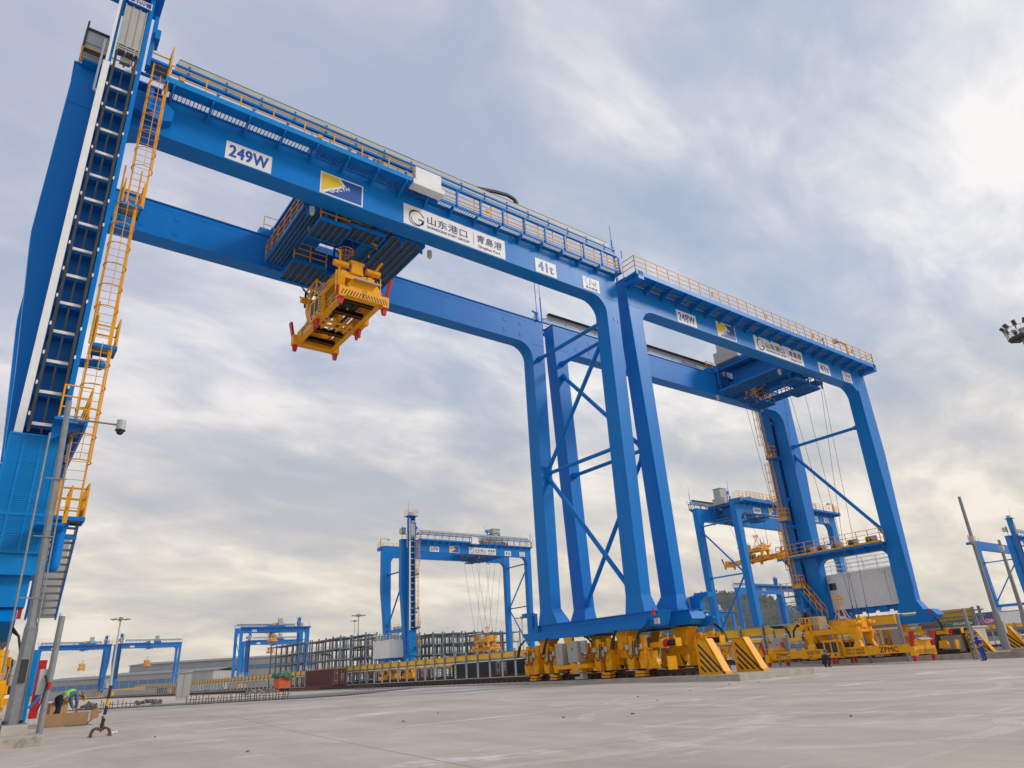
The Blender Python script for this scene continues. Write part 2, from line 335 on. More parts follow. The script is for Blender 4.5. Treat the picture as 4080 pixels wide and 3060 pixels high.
def end_buffer(x, y, z, label, flip=1):
    t = thing('rail_buffer', label, 'buffer', (x, y, z), group='striped buffers at the rail ends')
    prof = [(0, 0), (-1.45, 0), (-1.45, .22), (-.62, 1.6), (0, 1.6)]
    b = MB()
    for sx in (-.19, .19): b.prism([(0, 0), (-1.32, 0), (-.54, 1.56), (0, 1.56)], 'x', sx-.008, sx+.008)
    b.hexa([(-.25, -1.5, 0), (.25, -1.5, 0), (.25, -1.42, 0), (-.25, -1.42, 0), (-.25, -.66, 1.6), (.25, -.66, 1.6), (.25, -.58, 1.6), (-.25, -.58, 1.6)])
    b.hexa([(-.25, -1.5, 0), (.25, -1.5, 0), (.25, -1.40, 0), (-.25, -1.40, 0), (-.25, -1.5, .10), (.25, -1.5, .10), (.25, -1.37, .16), (-.25, -1.37, .16)])
    b.box(-.25, .25, -.03, .03, 0, 1.6); b.box(-.25, .25, -.64, .03, 1.57, 1.6); b.box(-.12, .12, .03, .14, .95, 1.35)
    b.build('buffer_frame', 'yel', t, bevel=.006)
    s = MB()
    for sx in (-.2005, .2005):
        for k in range(5):                                   # black diagonal stripes clipped to the wedge
            y0 = -.10; z0 = 1.42-.33*k; z1 = z0-.15
            def fr(zb):                                       # line going down to the front: slope
                pts = []; 
                for tt in range(0, 40):
                    yy = -.09-tt*.035; z_ = zb-(-.09-yy)*1.02
                    lim = -.60-(1.6-z_)*.56+.10 if True else 0
                    if yy < lim or z_ < .09: break
                    pts.append((yy, z_))
                return pts
            A = fr(z0); B = fr(z1)
            if len(A) > 1 and len(B) > 1:
                pl = A+B[::-1]; n = len(pl); s.add([(sx+(.004 if sx > 0 else -.004), p[0], p[1]) for p in pl], [tuple(range(n))])
            elif len(A) > 1: pl = A+[(-.09, .09)]; s.add([(sx+(.004 if sx > 0 else -.004), p[0], p[1]) for p in pl], [tuple(range(len(pl)))])
    s.build('warning_stripe', 'black', t)
    return t
end_buffer(28.45, 22.85, .32, 'black and yellow striped rail buffer nearest the camera, left of its pair')
end_buffer(31.1, 22.65, .32, 'black and yellow striped rail buffer, right of the near pair')
end_buffer(58.9, 22.55, .24, 'striped rail buffer behind the man in blue coveralls')
end_buffer(61.4, 21.2, .34, 'striped rail buffer right of the grey camera pole')
index()

# ------------------------------------------------------------------ power rail guard: yellow band on grey posts
t = thing('busbar_guard', 'long yellow conductor rail guard on grey posts beside the crane rail', 'guard rail', (55.6, 21, 0))
b = MB()
segs = [(4.9, 11.0), (16.2, 365)]
for a, e in segs: b.box(-.10, .10, a, e, 2.62, 3.26)
b.build('yellow_band', 'busy', t)
b = MB()
for a, e in segs: b.box(-.16, .16, a, e, 3.26, 3.30); b.box(.02, .12, a, e, 2.42, 2.60)
b.build('cover_strip', 'card' if 0 else 'grey', t)
b = MB()
for a, e in segs: b.box(-.15, -.05, a, e, 2.28, 2.38)
for k in range(4): b.tube((-.2, 11.2+k*1.3, 2.5), (-.2, 12.5+k*1.3, 2.5), .04)
b.build('white_conduit', 'white', t)
for k in range(100):
    y = 4.6+k*2.82 if k < 99 else 0
    if 11.5 < y < 16: y = 16.3
    b = MB(); b.box(-.11, .11, -.07, .07, -.1, 3.34); o = b.build('guard_post', 'grey', t, (-.22, y, gz(55, 21+y))) if k == 0 else None
    if o: gp = o
    else: o = gp.copy(); COL.objects.link(o); o.location = (-.22, y, gz(55, 21+y))
b = MB()
for (a, e) in ((11.0, 13.2), (14.0, 16.2)):
    for z in (2.5, 2.9, 3.28): b.bar((-.2, a, z), (-.2, e, z), .05)
for k in range(5): b.bar((-.2, 10.5-k*.45, 2.75), (-.2, 10.5-k*.45, 3.28), .03)
for z in (2.3, 3.3): b.bar((-.2, 10.9, z), (-.2, 16.3, z), .06)
b.build('cable_bracket', 'lgrey', t)
b = MB()
for k in range(5):
    for sgn in (-1, 1): b.path([(-.25, 13.6+sgn*(.12+.02*k), 2.2), (-.25, 13.6+sgn*(.18+.03*k), 2.7-.0*k), (-.25, 13.6+sgn*(.45+.06*k), 3.0+.05*k), (-.25, 13.6+sgn*(1.6+.1*k), 3.05+.05*k)], .035)
b.build('feed_cable', 'rubber', t)
t = thing('busbar_guard', 'short yellow conductor rail guard with grey tube ends behind the right-hand bogies', 'guard rail', (63.6, 22.9, 0))
b = MB(); b.box(-.1, .1, .5, 60, 2.75, 3.55); b.build('yellow_band', 'busy', t)
b = MB()
for z in (2.55, 2.95, 3.35): b.tube((-.2, -.3, z), (-.2, 9, z), .05, 8)
b.box(-.32, -.16, .35, .55, 0, 3.6); b.box(-.32, -.16, -.1, .1, 2.4, 3.65)
for k in range(1, 20): b.box(-.34, -.16, .35+k*2.8, .5+k*2.8, 0, 3.6)
b.build('guard_post', 'grey', t)
t = thing('busbar_guard', 'far yellow conductor rail guard on grey posts, behind the right-hand buffers', 'guard rail', (116, 20, 0))
b = MB(); b.box(-.1, .1, 0, 300, 2.55, 3.1); b.build('yellow_band', 'busy', t)
b = MB()
for k in range(40): b.box(-.34, -.16, k*3., k*3.+.14, 0, 3.2)
b.box(-.3, -.15, 0, 300, 2.25, 2.38); b.build('guard_post', 'grey', t)
t = thing('busbar_guard', 'distant yellow conductor rail guard seen through the posts of the near one', 'guard rail', (87.2, 40, 0))
b = MB(); b.box(-.1, .1, 0, 320, 2.6, 3.2); b.build('yellow_band', 'busy', t)
b = MB()
for k in range(90): b.box(-.34, -.16, k*3., k*3.+.14, 0, 3.3)
b.box(-.3, -.15, 0, 320, 2.3, 2.42); b.build('guard_post', 'grey', t)
# switch box on the guard post
t = thing('switch_box', 'grey switch cabinet with warning symbol on two posts left of the ground spreader', 'cabinet', (54.9, 35.6, 0))
b = MB(); b.box(-.3, .3, -.55, .55, 1.05, 2.25); b.build('box_body', 'cab', t, bevel=.02)
b = MB(); b.box(-.08, .08, -.42, -.28, .05, 1.05); b.box(-.08, .08, .28, .42, .05, 2.9); b.build('box_post', 'grey', t)
b = MB(); flat(b, (-.306, .1, 1.75), (0, -1, 0), (0, 0, 1), [(-.07, -.06), (.07, -.06), (0, .07)]); b.build('warning_sign', 'black', t)

# ------------------------------------------------------------------ see-through pressed materials (real holes)
def holed(name, src, px, pz, r, axes=(0, 2), box=False):
    m = M[src].copy(); m.name = name; n = m.node_tree.nodes; l = m.node_tree.links; global N, L; N0, L0 = N, L; N, L = n, l
    t = n.new('ShaderNodeTexCoord'); x = n.new('ShaderNodeSeparateXYZ'); l.new(t.outputs['Object'], x.inputs[0])
    u = mth('DIVIDE', x.outputs[axes[0]], px); v = mth('DIVIDE', x.outputs[axes[1]], pz)
    if not box:
        row = mth('MODULO', mth('FLOOR', v), 2.); u = mth('ADD', u, mth('MULTIPLY', row, .5))
    fu = mth('SUBTRACT', mth('FRACT', u), .5); fv = mth('SUBTRACT', mth('FRACT', v), .5)
    if box: h = mth('MULTIPLY', mth('LESS_THAN', mth('ABSOLUTE', fu), r), mth('LESS_THAN', mth('ABSOLUTE', fv), r))
    else: h = mth('LESS_THAN', mth('ADD', mth('MULTIPLY', fu, fu), mth('MULTIPLY', fv, fv)), r*r)
    tr = n.new('ShaderNodeBsdfTransparent'); ms = n.new('ShaderNodeMixShader'); l.new(h, ms.inputs[0]); l.new(n['Principled BSDF'].outputs[0], ms.inputs[1]); l.new(tr.outputs[0], ms.inputs[2])
    l.new(ms.outputs[0], n['Material Output'].inputs[0]); N, L = N0, L0; return m
M['perf'] = holed('perforated_blue_sheet', 'blue2', .075, .06, .27)
M['mesh'] = holed('walkway_mesh', 'dark', .16, .10, .40, (0, 1), True)

# ------------------------------------------------------------------ the gantry crane, local frame: x along the span, y along the rails
def fillet(cx_, cz_, r, a0, a1, k=6): return [(cx_+r*math.cos(a0+(a1-a0)*i/k), cz_+r*math.sin(a0+(a1-a0)*i/k)) for i in range(k+1)]
Z0, Z1 = 22.4, 24.4
def crane_base(name, label, group):
    t = thing(name, label, 'crane', group=group)
    for sg in (-1, 1):
        ya, yb = (-4.27, -3.27) if sg < 0 else (3.27, 4.27)
        b = MB()
        pts = [(-15.4, Z0), (-13.65, Z0-1.25)]
        pts = [(-15.4, Z1), (-15.4, Z0), (-13.65, Z0), (-13.65, Z0-1.2)]+[(x, z) for x, z in fillet(-12.45, Z0-1.2, 1.2, math.pi, math.pi/2)][1:]+[(x, z) for x, z in fillet(12.5, Z0-1.15, 1.15, math.pi/2, 0)]+[(13.65, Z0), (14.78, Z0), (14.78, Z1)]
        # girder box plus the curved corner gussets
        b.prism(pts, 'y', ya, yb)
        b.box(-15.45, 14.83, ya-.06, yb+.06, Z1, Z1+.05)
        for x in [-15+k*1.38 for k in range(22)]: b.box(x, x+.12, ya+.15, yb-.15, Z1+.05, Z1+.10)
        b.box(-15.2, 14.6, (ya+yb)/2-.05, (ya+yb)/2+.05, Z1+.05, Z1+.17)
        for yy in (ya-.006, yb+.006): b.bar((-15.4, yy, Z0+.01), (-13.65, yy, Z0+.01), .016); b.bar((13.65, yy, Z0+.01), (14.78, yy, Z0+.01), .016)
        yi = yb if sg < 0 else ya
        yo = yi+.006*(1 if sg < 0 else -1)
        for x in (-11.5, -9.9, 11.3, 12.7):                 # lifting lugs: square doubler plates
            for z in (22.9, 23.75):
                b.cb((x, yo, z), (.24, .03, .26)); b.arc((x+.02, yo, z), .06, .018, 'y', 0, 3.1, 5)
        b.bar((-12, yi+.003*(1 if sg < 0 else -1), 24.12), (13.4, yi+.003*(1 if sg < 0 else -1), 24.12), .012)
        b.build('girder', 'blue', t)
        # legs
        b = MB(); f = sg
        def yr(a, c): return (a, c) if sg > 0 else (-c, -a)
        yt = yr(3.27, 4.27); ybm = yr(3.3, 4.42) if sg > 0 else yr(3.0, 4.12); yf = yr(2.75, 4.6) if sg > 0 else yr(2.88, 4.28)
        b.tap((13.65, 14.42, *ybm), 4.35, (13.65, 14.78, *yt), Z0); b.tap((13.60, 14.72, *yf), 3.45, (13.65, 14.42, *ybm), 4.35)
        for k, z in enumerate((21.2, 20.9)):
            b.cb((13.64, (yt[0]+yt[1])/2+.2*f, z), (.03, .16, .16))
        b.cb((14.2, yt[0] if sg < 0 else yt[0], 21.0), (.07, .02, .2)); b.cb((14.55, yt[0], 20.9), (.07, .02, .2))
        b.build('leg', 'blue', t)
        b = MB(); yl = yr(2.3, 4.3); ym = yr(2.85, 4.28)
        b.tap((-14.85, -13.62, *yr(3.12, 4.28)), 11.0, (-15.4, -13.65, *yr(3.2, 4.27)), 16.3)
        b.tap((-14.32, -13.55, *yr(3.0, 4.3)), 4.3, (-14.85, -13.62, *yr(3.12, 4.28)), 11.0)
        b.tap((-15.4, -13.65, *yr(3.2, 4.27)), 16.3, (-15.4, -13.65, *yt), Z0)
        b.tap((-14.6, -13.45, *yr(2.7, 4.75)), 3.45, (-14.32, -13.55, *yr(3.0, 4.3)), 4.3)
        b.bar((-13.6, yr(0, 4.31)[1 if sg > 0 else 0], 5.0), (-13.64, yr(0, 4.30)[1 if sg > 0 else 0], 22.0), .10)   # stiffener strip
        b.build('leg', 'blue', t)
    # sills
    b = MB(); b.prism([(-5.1, 3.44), (-4.75, 2.74), (5.3, 2.74), (5.55, 3.0), (5.4, 3.44)], 'x', 13.66, 14.76); b.box(13.55, 14.85, -5.12, 5.45, 3.44, 3.47)
    b.prism([(-4.5, 2.98), (-4.2, 2.66), (5.6, 2.60), (6.0, 2.98), (6.0, 3.08), (-4.5, 3.08)], 'x', 13.38, 13.66)
    for y in (-4.75, 5.0): b.prism([(y-.22, 3.3), (y, 3.42), (y+.22, 3.3), (y+.12, 3.0), (y-.12, 3.0)], 'x', 13.60, 13.66)
    for k in range(8): b.tube((13.5, -3.9+k*.16, 2.66), (13.5, -3.9+k*.16, 2.6), .02, 5)
    b.prism([(5.1, 3.45), (5.5, 3.45), (5.5, 4.05), (6.1, 4.05), (6.1, 4.3), (5.3, 4.3), (5.1, 4.1)], 'x', 13.5, 13.9); b.box(13.48, 13.52, 4.55, 4.8, 3.1, 4.2)
    s1 = b.build('sill_beam', 'blue', t)
    b = MB(); b.cb((13.5, -4.98, 3.35), (.12, .14, .26)); b.tube((13.5, -4.98, 3.45), (13.5, -4.98, 3.58), .045); b.build('warning_lamp', 'red', s1)
    b = MB(); b.cb((13.25, -5.35, 2.92), (.10, .3, .28)); b.build('floodlight', 'lgrey', s1)
    b = MB()
    for y0 in (-4.35, -2.3, 5.75, 3.5):
        for k in range(3): b.path([(13.42, y0+.07*k, 2.72), (13.2, y0+.07*k+(.25 if abs(y0) > 4 else 0), 2.4), (13.15, y0+.1*k+(.3 if abs(y0) > 4 else .05), 2.1), (13.05, y0+.1*k+(.3 if abs(y0) > 4 else .1), 1.75)], .03)
    b.build('hose', 'rubber', s1)
    b = MB(); b.prism([(-5.6, 3.1), (-4.9, 2.6), (4.9, 2.6), (5.6, 3.1), (5.2, 3.55), (4.2, 3.55), (4.0, 3.2), (-4.0, 3.2), (-4.2, 3.55), (-5.2, 3.55)], 'x', -14.75, -13.45)
    s2 = b.build('sill_beam', 'blue', t)
    b = MB(); b.cb((-13.38, 5.15, 3.35), (.1, .12, .3)); b.cb((-13.38, -5.15, 3.35), (.1, .12, .3)); b.build('warning_lamp', 'red', s2)
    b = MB()
    for sy in (-1, 1):
        for k in range(3): b.path([(-13.5, sy*5.3, 3.0-.06*k), (-13.3, sy*(5.55+.05*k), 2.7), (-13.2, sy*(5.7+.06*k), 2.3), (-13.2, sy*(5.65+.07*k), 1.95)], .03)
    b.build('hose', 'rubber', s2)
    # braces
    def brace(p, q, r, nm='brace', gus=.35):
        b = MB(); b.tube(p, q, r, 12); d = (Vector(q)-Vector(p)).normalized()
        b.tube(Vector(p), Vector(p)+d*.5, r*1.9, 12, r); b.tube(Vector(q), Vector(q)-d*.5, r*1.9, 12, r); b.build(nm, 'blue', t)
    X = 14.25
    brace((X, -3.3, 21.3), (X, 3.4, 21.3), .13); brace((X, -3.2, 20.3), (X, 3.35, 13.0), .14); brace((X, -3.05, 12.9), (X, 3.4, 12.9), .12); brace((X, 3.35, 12.7), (X, -3.0, 4.6), .14)
    X = -14.2
    brace((X, -3.4, 19.0), (X, 3.2, 19.0), .14); brace((X, -3.3, 18.1), (X, 3.0, 9.9), .15)
    b = MB(); pts = [(-3.1, 9.0), (-3.1, 7.4)]+[(-2.3+.75*math.cos(a), 7.65+.75*math.sin(a)) for a in [math.pi-.0-i*math.pi/12 for i in range(7)]]+[(2.3+.75*math.cos(a), 7.65+.75*math.sin(a)) for a in [math.pi/2-i*math.pi/12 for i in range(7)]]+[(3.1, 7.4), (3.1, 9.0)]
    b.prism(pts, 'x', -14.4, -13.75); b.build('cross_beam', 'blue', t)
    # electrical house outboard of the wide legs
    e = MB(); e.box(-17.2, -14.42, -3.3, 2.9, 4.25, 7.1); y = -3.25
    while y < 2.85:
        e.prism([(y, -14.42), (y+.05, -14.375), (y+.17, -14.375), (y+.22, -14.42)], 'z', 4.5, 6.98) if 0 else e.box(-14.42, -14.385, y, y+.13, 4.5, 6.98); y += .26
    e.box(-17.22, -14.37, -3.34, 2.94, 7.0, 7.14); e.box(-17.22, -14.37, -3.34, 2.94, 4.2, 4.48)
    eh = e.build('electrical_house', 'white', t)
    e = MB(); e.box(-14.38, -14.35, -2.95, -2.3, 5.85, 6.42); e.build('window', 'glass', eh, bevel=.05)
    e = MB(); rail_run(e, [(-17.1, -3.2, 7.14), (-14.5, -3.2, 7.14), (-14.5, 2.8, 7.14), (-17.1, 2.8, 7.14), (-17.1, -3.2, 7.14)], 1.05, (1., .66, .33), 1.3); e.build('roof_railing', 'white', eh)
    e = MB(); e.arc((-14.36, -1.0, 7.0), .25, .015, 'x', math.pi, 2*math.pi, 6); e.arc((-14.36, 1.9, 7.0), .3, .015, 'x', math.pi, 2*math.pi, 6); e.arc((-14.36, -2.9, 6.9), .2, .015, 'x', math.pi, 2*math.pi, 6)
    for z in (4.6, 5.4, 6.1): e.cb((-14.36, 2.0, z), (.03, .12, .03)); e.cb((-14.36, -.9, z+.2), (.03, .1, .03))
    e.bar((-14.36, 2.05, 4.5), (-14.36, 2.05, 6.9), .02); e.build('conduit', 'lgrey', eh)
    e = MB(); e.box(-16.9, -14.6, -3.0, 2.7, 3.95, 4.2)
    for k in range(5): e.box(-14.75, -14.45, -2.6+k*1.15, -1.9+k*1.15, 3.7, 4.2)
    e.build('house_frame', 'blue', eh)
    # air-conditioner platform
    p = MB(); p.box(-13.6, -12.75, -6.4, 3.3, 8.86, 8.94); p.box(-12.8, -12.72, -6.4, 3.3, 8.76, 8.98)
    for k in range(7): p.prism([(-13.6, 8.3), (-13.6, 8.86), (-12.8, 8.86)], 'y', -6+k*1.5, -5.94+k*1.5)
    pl = p.build('side_platform', 'blue', t)
    p = MB(); p.box(-12.72, -12.70, -6.4, 3.3, 8.94, 9.08); rail_run(p, [(-13.5, -6.35, 8.94), (-12.75, -6.35, 8.94), (-12.75, 3.25, 8.94), (-13.4, 3.25, 8.94)], 1.08, (1., .66, .33), 1.0); p.build('railing', 'yrail', pl)
    for k, y in enumerate((2.3, .75, -.7, -2.1, -3.2)):
        p = MB(); p.box(-13.35, -13.0, y-.42, y+.42, 8.96, 9.55); a = p.build('air_conditioner', 'lgrey', pl)
        q = MB(); q.tube((-12.995, y-.14, 9.26), (-12.985, y-.14, 9.26), .23, 16); q.build('fan_grille', 'black', a)
    # plain-side walkway
    wy = MB(); wy.box(-15.5, 15.0, 4.30, 5.42, 24.10, 24.14); wy.box(-15.5, 15.0, 5.42, 5.50, 24.02, 24.36); wy.box(-15.5, 15.0, 4.9, 4.98, 23.98, 24.1)
    wy.box(-15.45, -15.3, 3.6, 5.5, 24.02, 24.36)
    for k in range(20):
        x = -14.9+k*1.55; wy.prism([(4.29, 23.55), (4.29, 24.1), (5.45, 24.1), (5.45, 23.98)], 'x', x-.04, x+.04)
    for x in (-15.3, 14.6): wy.box(x-.25, x+.25, 4.2, 5.5, 23.75, 24.38)
    wk = wy.build('walkway', 'blue', t)
    wy = MB()
    for k in range(19):
        x = -14.9+k*1.55; wy.box(x+.25, x+.78, 4.42, 4.86, 24.085, 24.097); wy.box(x+.86, x+1.35, 4.42, 4.86, 24.085, 24.097)
    wy.build('grating', 'grat', wk)
    wy = MB(); rail_run(wy, [(-15.4, 4.3, 24.35), (-15.4, 5.45, 24.35), (15.0, 5.45, 24.35), (15.0, 4.4, 24.35)], 1.08, (1., .66, .33), 1.1)
    for x in (-12, -6, 0.5, 7): wy.cb((x, 5.38, 24.95), (.14, .08, .22))
    wy.build('railing', 'yrail', wk)
    wy = MB(); wy.bar((-15.2, 4.7, 24.2), (-15.2, 4.7, 26.1), .16); wy.bar((-15.3, 4.7, 26.05), (-13.6, 4.7, 26.15), .13); gl = wy.build('lamp_arm', 'yel', wk)
    wy = MB(); wy.cb((-13.5, 4.7, 26.0), (.5, .45, .28)); wy.build('floodlight', 'lgrey', gl)
    wy = MB(); wy.tube((-8.4, 4.9, 24.4), (-8.4, 4.9, 25.4), .07); wy.tube((-8.4, 4.9, 25.4), (-8.3, 4.9, 25.5), .12); wy.build('vent_pipe', 'lgrey', wk)
    # tray-side walkway with perforated cable trough and festoon tray
    wy = MB(); wy.box(-12.3, -.4, -5.30, -4.84, 24.36, 24.40); wy.box(-.4, 15.0, -4.80, -4.72, 24.34, 24.50); wy.box(-.4, 15., -4.40, -4.30, 24.36, 24.42); wy.box(-12.3, -.4, -4.84, -4.79, 24.34, 24.56)
    wy.box(14.8, 15.0, -4.8, -4.3, 24.34, 24.5); wy.box(-15.2, -12.3, -4.7, -4.3, 24.34, 24.42)
    for k in range(18):
        x = -11.95+k*1.56; yo = -5.30 if x < -.4 else -4.8
        wy.prism([(-4.27, 23.85), (-4.27, 24.34), (yo, 24.34), (yo, 24.22)], 'x', x-.04, x+.04)
    wk = wy.build('walkway', 'blue', t)
    wy = MB(); wy.box(-12.3, -.4, -5.33, -5.30, 24.34, 24.62); wy.build('trough_face', 'blue2', wk)
    for x0, x1, y0 in ((-12.3, -.4, -4.79), (-.4, 14.8, -4.72)):
        wy = MB(); wy.add([(x0, y0, 24.405), (x1, y0, 24.405), (x1, -4.33, 24.405), (x0, -4.33, 24.405)], [(0, 1, 2, 3)]); wy.build('mesh_floor', 'mesh', wk)
    wy = MB(); rail_run(wy, [(-12.2, -5.1, 24.5), (-.5, -5.1, 24.5)], 1.0, (1., .5), 1.5); rail_run(wy, [(1.2, -4.76, 24.45), (14.9, -4.76, 24.45), (14.9, -4.3, 24.45)], 1.0, (1., .7, .4, .2), 1.1); rail_run(wy, [(-15.3, -4.2, 24.4), (-13.5, -4.2, 24.4)], 1.05, (1., .5), .9)
    for x in (-11.7, -5.6, 4.4, 10.2, 13.9): wy.cb((x, -5.1 if x < 0 else -4.74, 24.95), (.2, .1, .2))
    wy.build('railing', 'yrail', wk)
    wy = MB(); yt_ = -4.82; zt_ = .10
    for k in range(18):
        x = -11.75+k*1.56
        if k == 8: continue
        wy.bar((x, yt_, 24.4), (x, yt_, 25.35+zt_), .09); wy.prism([(x-.05, 25.05+zt_), (x+.05, 25.05+zt_), (x+.22, 25.35+zt_), (x-.05, 25.35+zt_)], 'y', yt_-.04, yt_+.04)
        wy.bar((x+.3, yt_-.05, 25.4+zt_), (x+.3, yt_-.05, 25.95+zt_), .06)
    wy.box(-12.1, 14.6, yt_-.08, yt_+.08, 25.30+zt_, 25.42+zt_); wy.box(-12.0, 14.4, yt_-.14, yt_-.06, 25.66+zt_, 25.75+zt_); tr = wy.build('tray_frame', 'blue', t)
    wy = MB(); wy.box(-12.0, 14.3, yt_-.02, yt_+.02, 25.46+zt_, 25.60+zt_); wy.box(-11.9, 13.9, yt_-.04, yt_, 25.82+zt_, 26.12+zt_); wy.build('cable_tray', 'tray', tr)
    wy = MB(); wy.box(-11.9, 13.9, yt_-.05, yt_+.3, 26.12+zt_, 26.15+zt_); wy.box(-12.0, 14.2, yt_-.04, yt_-.02, 25.78+zt_, 25.81+zt_); wy.build('tray_lid', 'dark', tr)
    wy = MB(); wy.box(-.7, 1.15, -5.4, -4.85, 24.22, 24.55); wy.box(-.5, 1.05, -5.25, -4.88, 24.55, 25.5); bx = wy.build('supply_cabinet', 'white', t, bevel=.03)
    wy = MB()
    pts = [(3.6, yt_+.1, 26.25), (5.0, yt_+.1, 26.6), (5.9, yt_+.1, 26.74), (6.4, yt_+.1, 26.66), (6.6, yt_+.1, 26.4), (6.45, yt_+.1, 26.25)]
    for a, c in zip(pts, pts[1:]): wy.bar(a, c, .15)
    wy.build('energy_chain', 'rubber', tr)
    wy = MB(); wy.tube((14.95, -4.25, 24.3), (14.95, -4.25, 27.2), .05, 6); wy.tube((14.95, -4.25, 27.2), (14.95, -4.25, 28.4), .018, 6); wy.build('antenna', 'blue', t)
    wy = MB(); wy.bar((14.3, 3.2, 24.4), (14.3, 3.2, 25.1), .16); wy.tube((14.3, 3.15, 24.95), (13.8, 3.1, 25.0), .07); wy.tube((14.3, 3.2, 24.9), (14.3, 3.2, 27.6), .03, 5); wy.build('camera_post', 'blue', t)
    # mast in front of the wide front leg
    mz0, mz1 = 5.0, 28.5
    b = MB(); b.box(-14.42, -14.28, -5.5, -4.5, mz0, mz1); b.box(-13.38, -13.22, -5.5, -4.5, mz0, mz1); b.box(-14.28, -13.38, -4.9, -4.8, mz0, 24.0); b.box(-14.28, -13.38, -4.9, -4.8, 27.3, mz1)
    for z in (6, 10, 14, 18, 21.5, 24.2): b.box(-14.3, -13.3, -4.8, -4.27, z, z+.3)
    for k in range(18): b.box(-14.28, -13.38, -5.3, -4.9, 5.6+k*1.075, 5.68+k*1.075) if 5.6+k*1.075 < 24 else None
    b.box(-14.9, -12.9, -5.9, -4.2, mz1, mz1+.12); b.box(-13.1, -12.95, -5.3, -4.9, 24.8, 27.6); b.box(-13.0, -12.8, -5.5, -4.8, 26.2, 26.7)
    ms = b.build('mast', 'blue', t)
    b = MB()
    for x in (-14.17, -13.47): b.box(x-.045, x+.045, -5.58, -5.40, 8.6, 24.6)
    b.box(-13.86, -13.80, -5.34, -5.30, 8.6, 24.3); b.build('guide_rail', 'dark', ms)
    b = MB(); k = 0
    while 8.9+k*1.075 < 24.0: b.box(-14.12, -13.52, -5.40, -5.34, 8.9+k*1.075, 9.0+k*1.075); k += 1
    for k in range(15):
        for x in (-14.24, -13.38): b.cb((x, -5.55, 9.2+k*1.05), (.05, .06, .12))
    b.build('cross_bar', 'white', ms)
    b = MB(); b.box(-14.52, -14.30, -5.60, -5.54, 8.5, 23.9); b.bar((-14.42, -5.57, 23.9), (-14.42, -5.57, 28.0), .10); b.bar((-14.62, -4.9, 22.9), (-14.62, -4.9, 25.6), .08); b.bar((-14.62, -4.9, 22.9), (-14.3, -4.9, 22.9), .08); b.build('white_cover', 'white', ms)
    b = MB()
    b.add([(-14.58, -5.72, 4.98), (-13.2, -5.72, 4.98), (-13.2, -5.72, 8.48), (-14.58, -5.72, 8.48)], [(0, 1, 2, 3)]); b.add([(-13.2, -5.72, 4.98), (-13.2, -4.6, 4.98), (-13.2, -4.6, 8.48), (-13.2, -5.72, 8.48)], [(0, 1, 2, 3)])
    b.build('perforated_cover', 'perf', ms)
    b = MB(); b.box(-14.6, -13.18, -5.75, -5.70, 8.44, 8.50); b.box(-14.6, -13.18, -5.75, -5.70, 4.94, 5.0); b.box(-14.6, -13.18, -5.74, -5.70, 6.02, 6.10)
    for x in (-14.58, -14.2, -13.75, -13.3): b.box(x-.03, x+.03, -5.735, -5.705, 5.0, 8.45)
    b.box(-14.3, -13.1, -5.66, -4.4, 4.35, 4.94); b.box(-14.6, -13.3, -5.4, -4.6, 3.5, 4.35); b.tube((-14.15, -5.5, 2.6), (-14.15, -5.5, 4.2), .13, 12); b.build('cover_frame', 'blue2', ms)
    b = MB(); b.box(-14.22, -13.42, -5.62, -5.0, 24.95, 27.15)
    for x in (-14.22, -13.96, -13.69, -13.45): b.box(x, x+.03, -5.65, -5.62, 24.95, 27.2)
    for z in (24.7, 24.82, 24.95): b.box(-14.22, -13.42, -5.66, -5.6, z, z+.05)
    for x in (-14.2, -13.9, -13.6, -13.45): b.box(x, x+.04, -5.66, -5.1, 24.6, 24.95)
    b.box(-14.0, -13.62, -5.4, -5.2, 24.35, 24.6); cb_ = b.build('lift_cabin', 'cab', ms)
    b = MB(); b.box(-14.12, -13.35, -5.70, -5.66, 27.35, 27.62); sg_ = b.build('logo_plate', 'sblue', ms)
    b = MB(); letter(b, 'ZPMC', (-13.73, -5.705, 27.52), .48, .15, (1, 0, 0), (0, 0, 1), .02, shear=.2)
    for k in range(4): b.cb((-13.92+k*.12, -5.705, 27.40), (.06, .004, .05))
    for z in (27.34, 27.63): b.bar((-14.14, -5.71, z), (-13.33, -5.71, z), .03)
    for x in (-14.14, -13.33): b.bar((x, -5.71, 27.3), (x, -5.71, 27.66), .03)
    b.build('logo_lettering', 'sign', sg_)
    b = MB(); rail_run(b, [(-14.85, -5.85, mz1+.12), (-12.95, -5.85, mz1+.12), (-12.95, -4.25, mz1+.12), (-14.85, -4.25, mz1+.12), (-14.85, -5.85, mz1+.12)], 1.1, (1., .5), .9); b.build('railing', 'yrail', ms)
    b = MB(); b.cb((-13.9, -5.0, mz1+.5), (.9, .7, .6)); b.tube((-14.9, -5.9, mz1), (-14.9, -5.9, mz1+2.6), .03, 5); b.build('winch_housing', 'cab', ms)
    b = MB(); b.box(-15.35, -14.45, -4.1, -3.2, 25.5, 26.5); b.box(-15.3, -14.5, -4.14, -4.1, 25.8, 26.3); bx = b.build('roof_cabinet', 'lgrey', t)
    b = MB(); b.bar((-15.3, -4.16, 24.4), (-15.3, -4.16, 26.9), .07); b.box(-15.3, -14.5, -4.16, -4.1, 25.3, 25.5); b.box(-15.3, -14.5, -4.16, -4.1, 26.5, 26.6); b.build('cabinet_frame', 'dark', bx)
    b = MB(); b.prism([(-13.2, 22.95), (-12.2, 22.75), (-11.75, 22.95), (-11.72, 23.5), (-12.2, 23.9), (-13.2, 23.9)], 'y', -4.7, -4.27); b.box(-12.75, -12.6, -5.0, -4.75, 22.9, 24.0); b.build('octagon_bracket', 'blue', t)
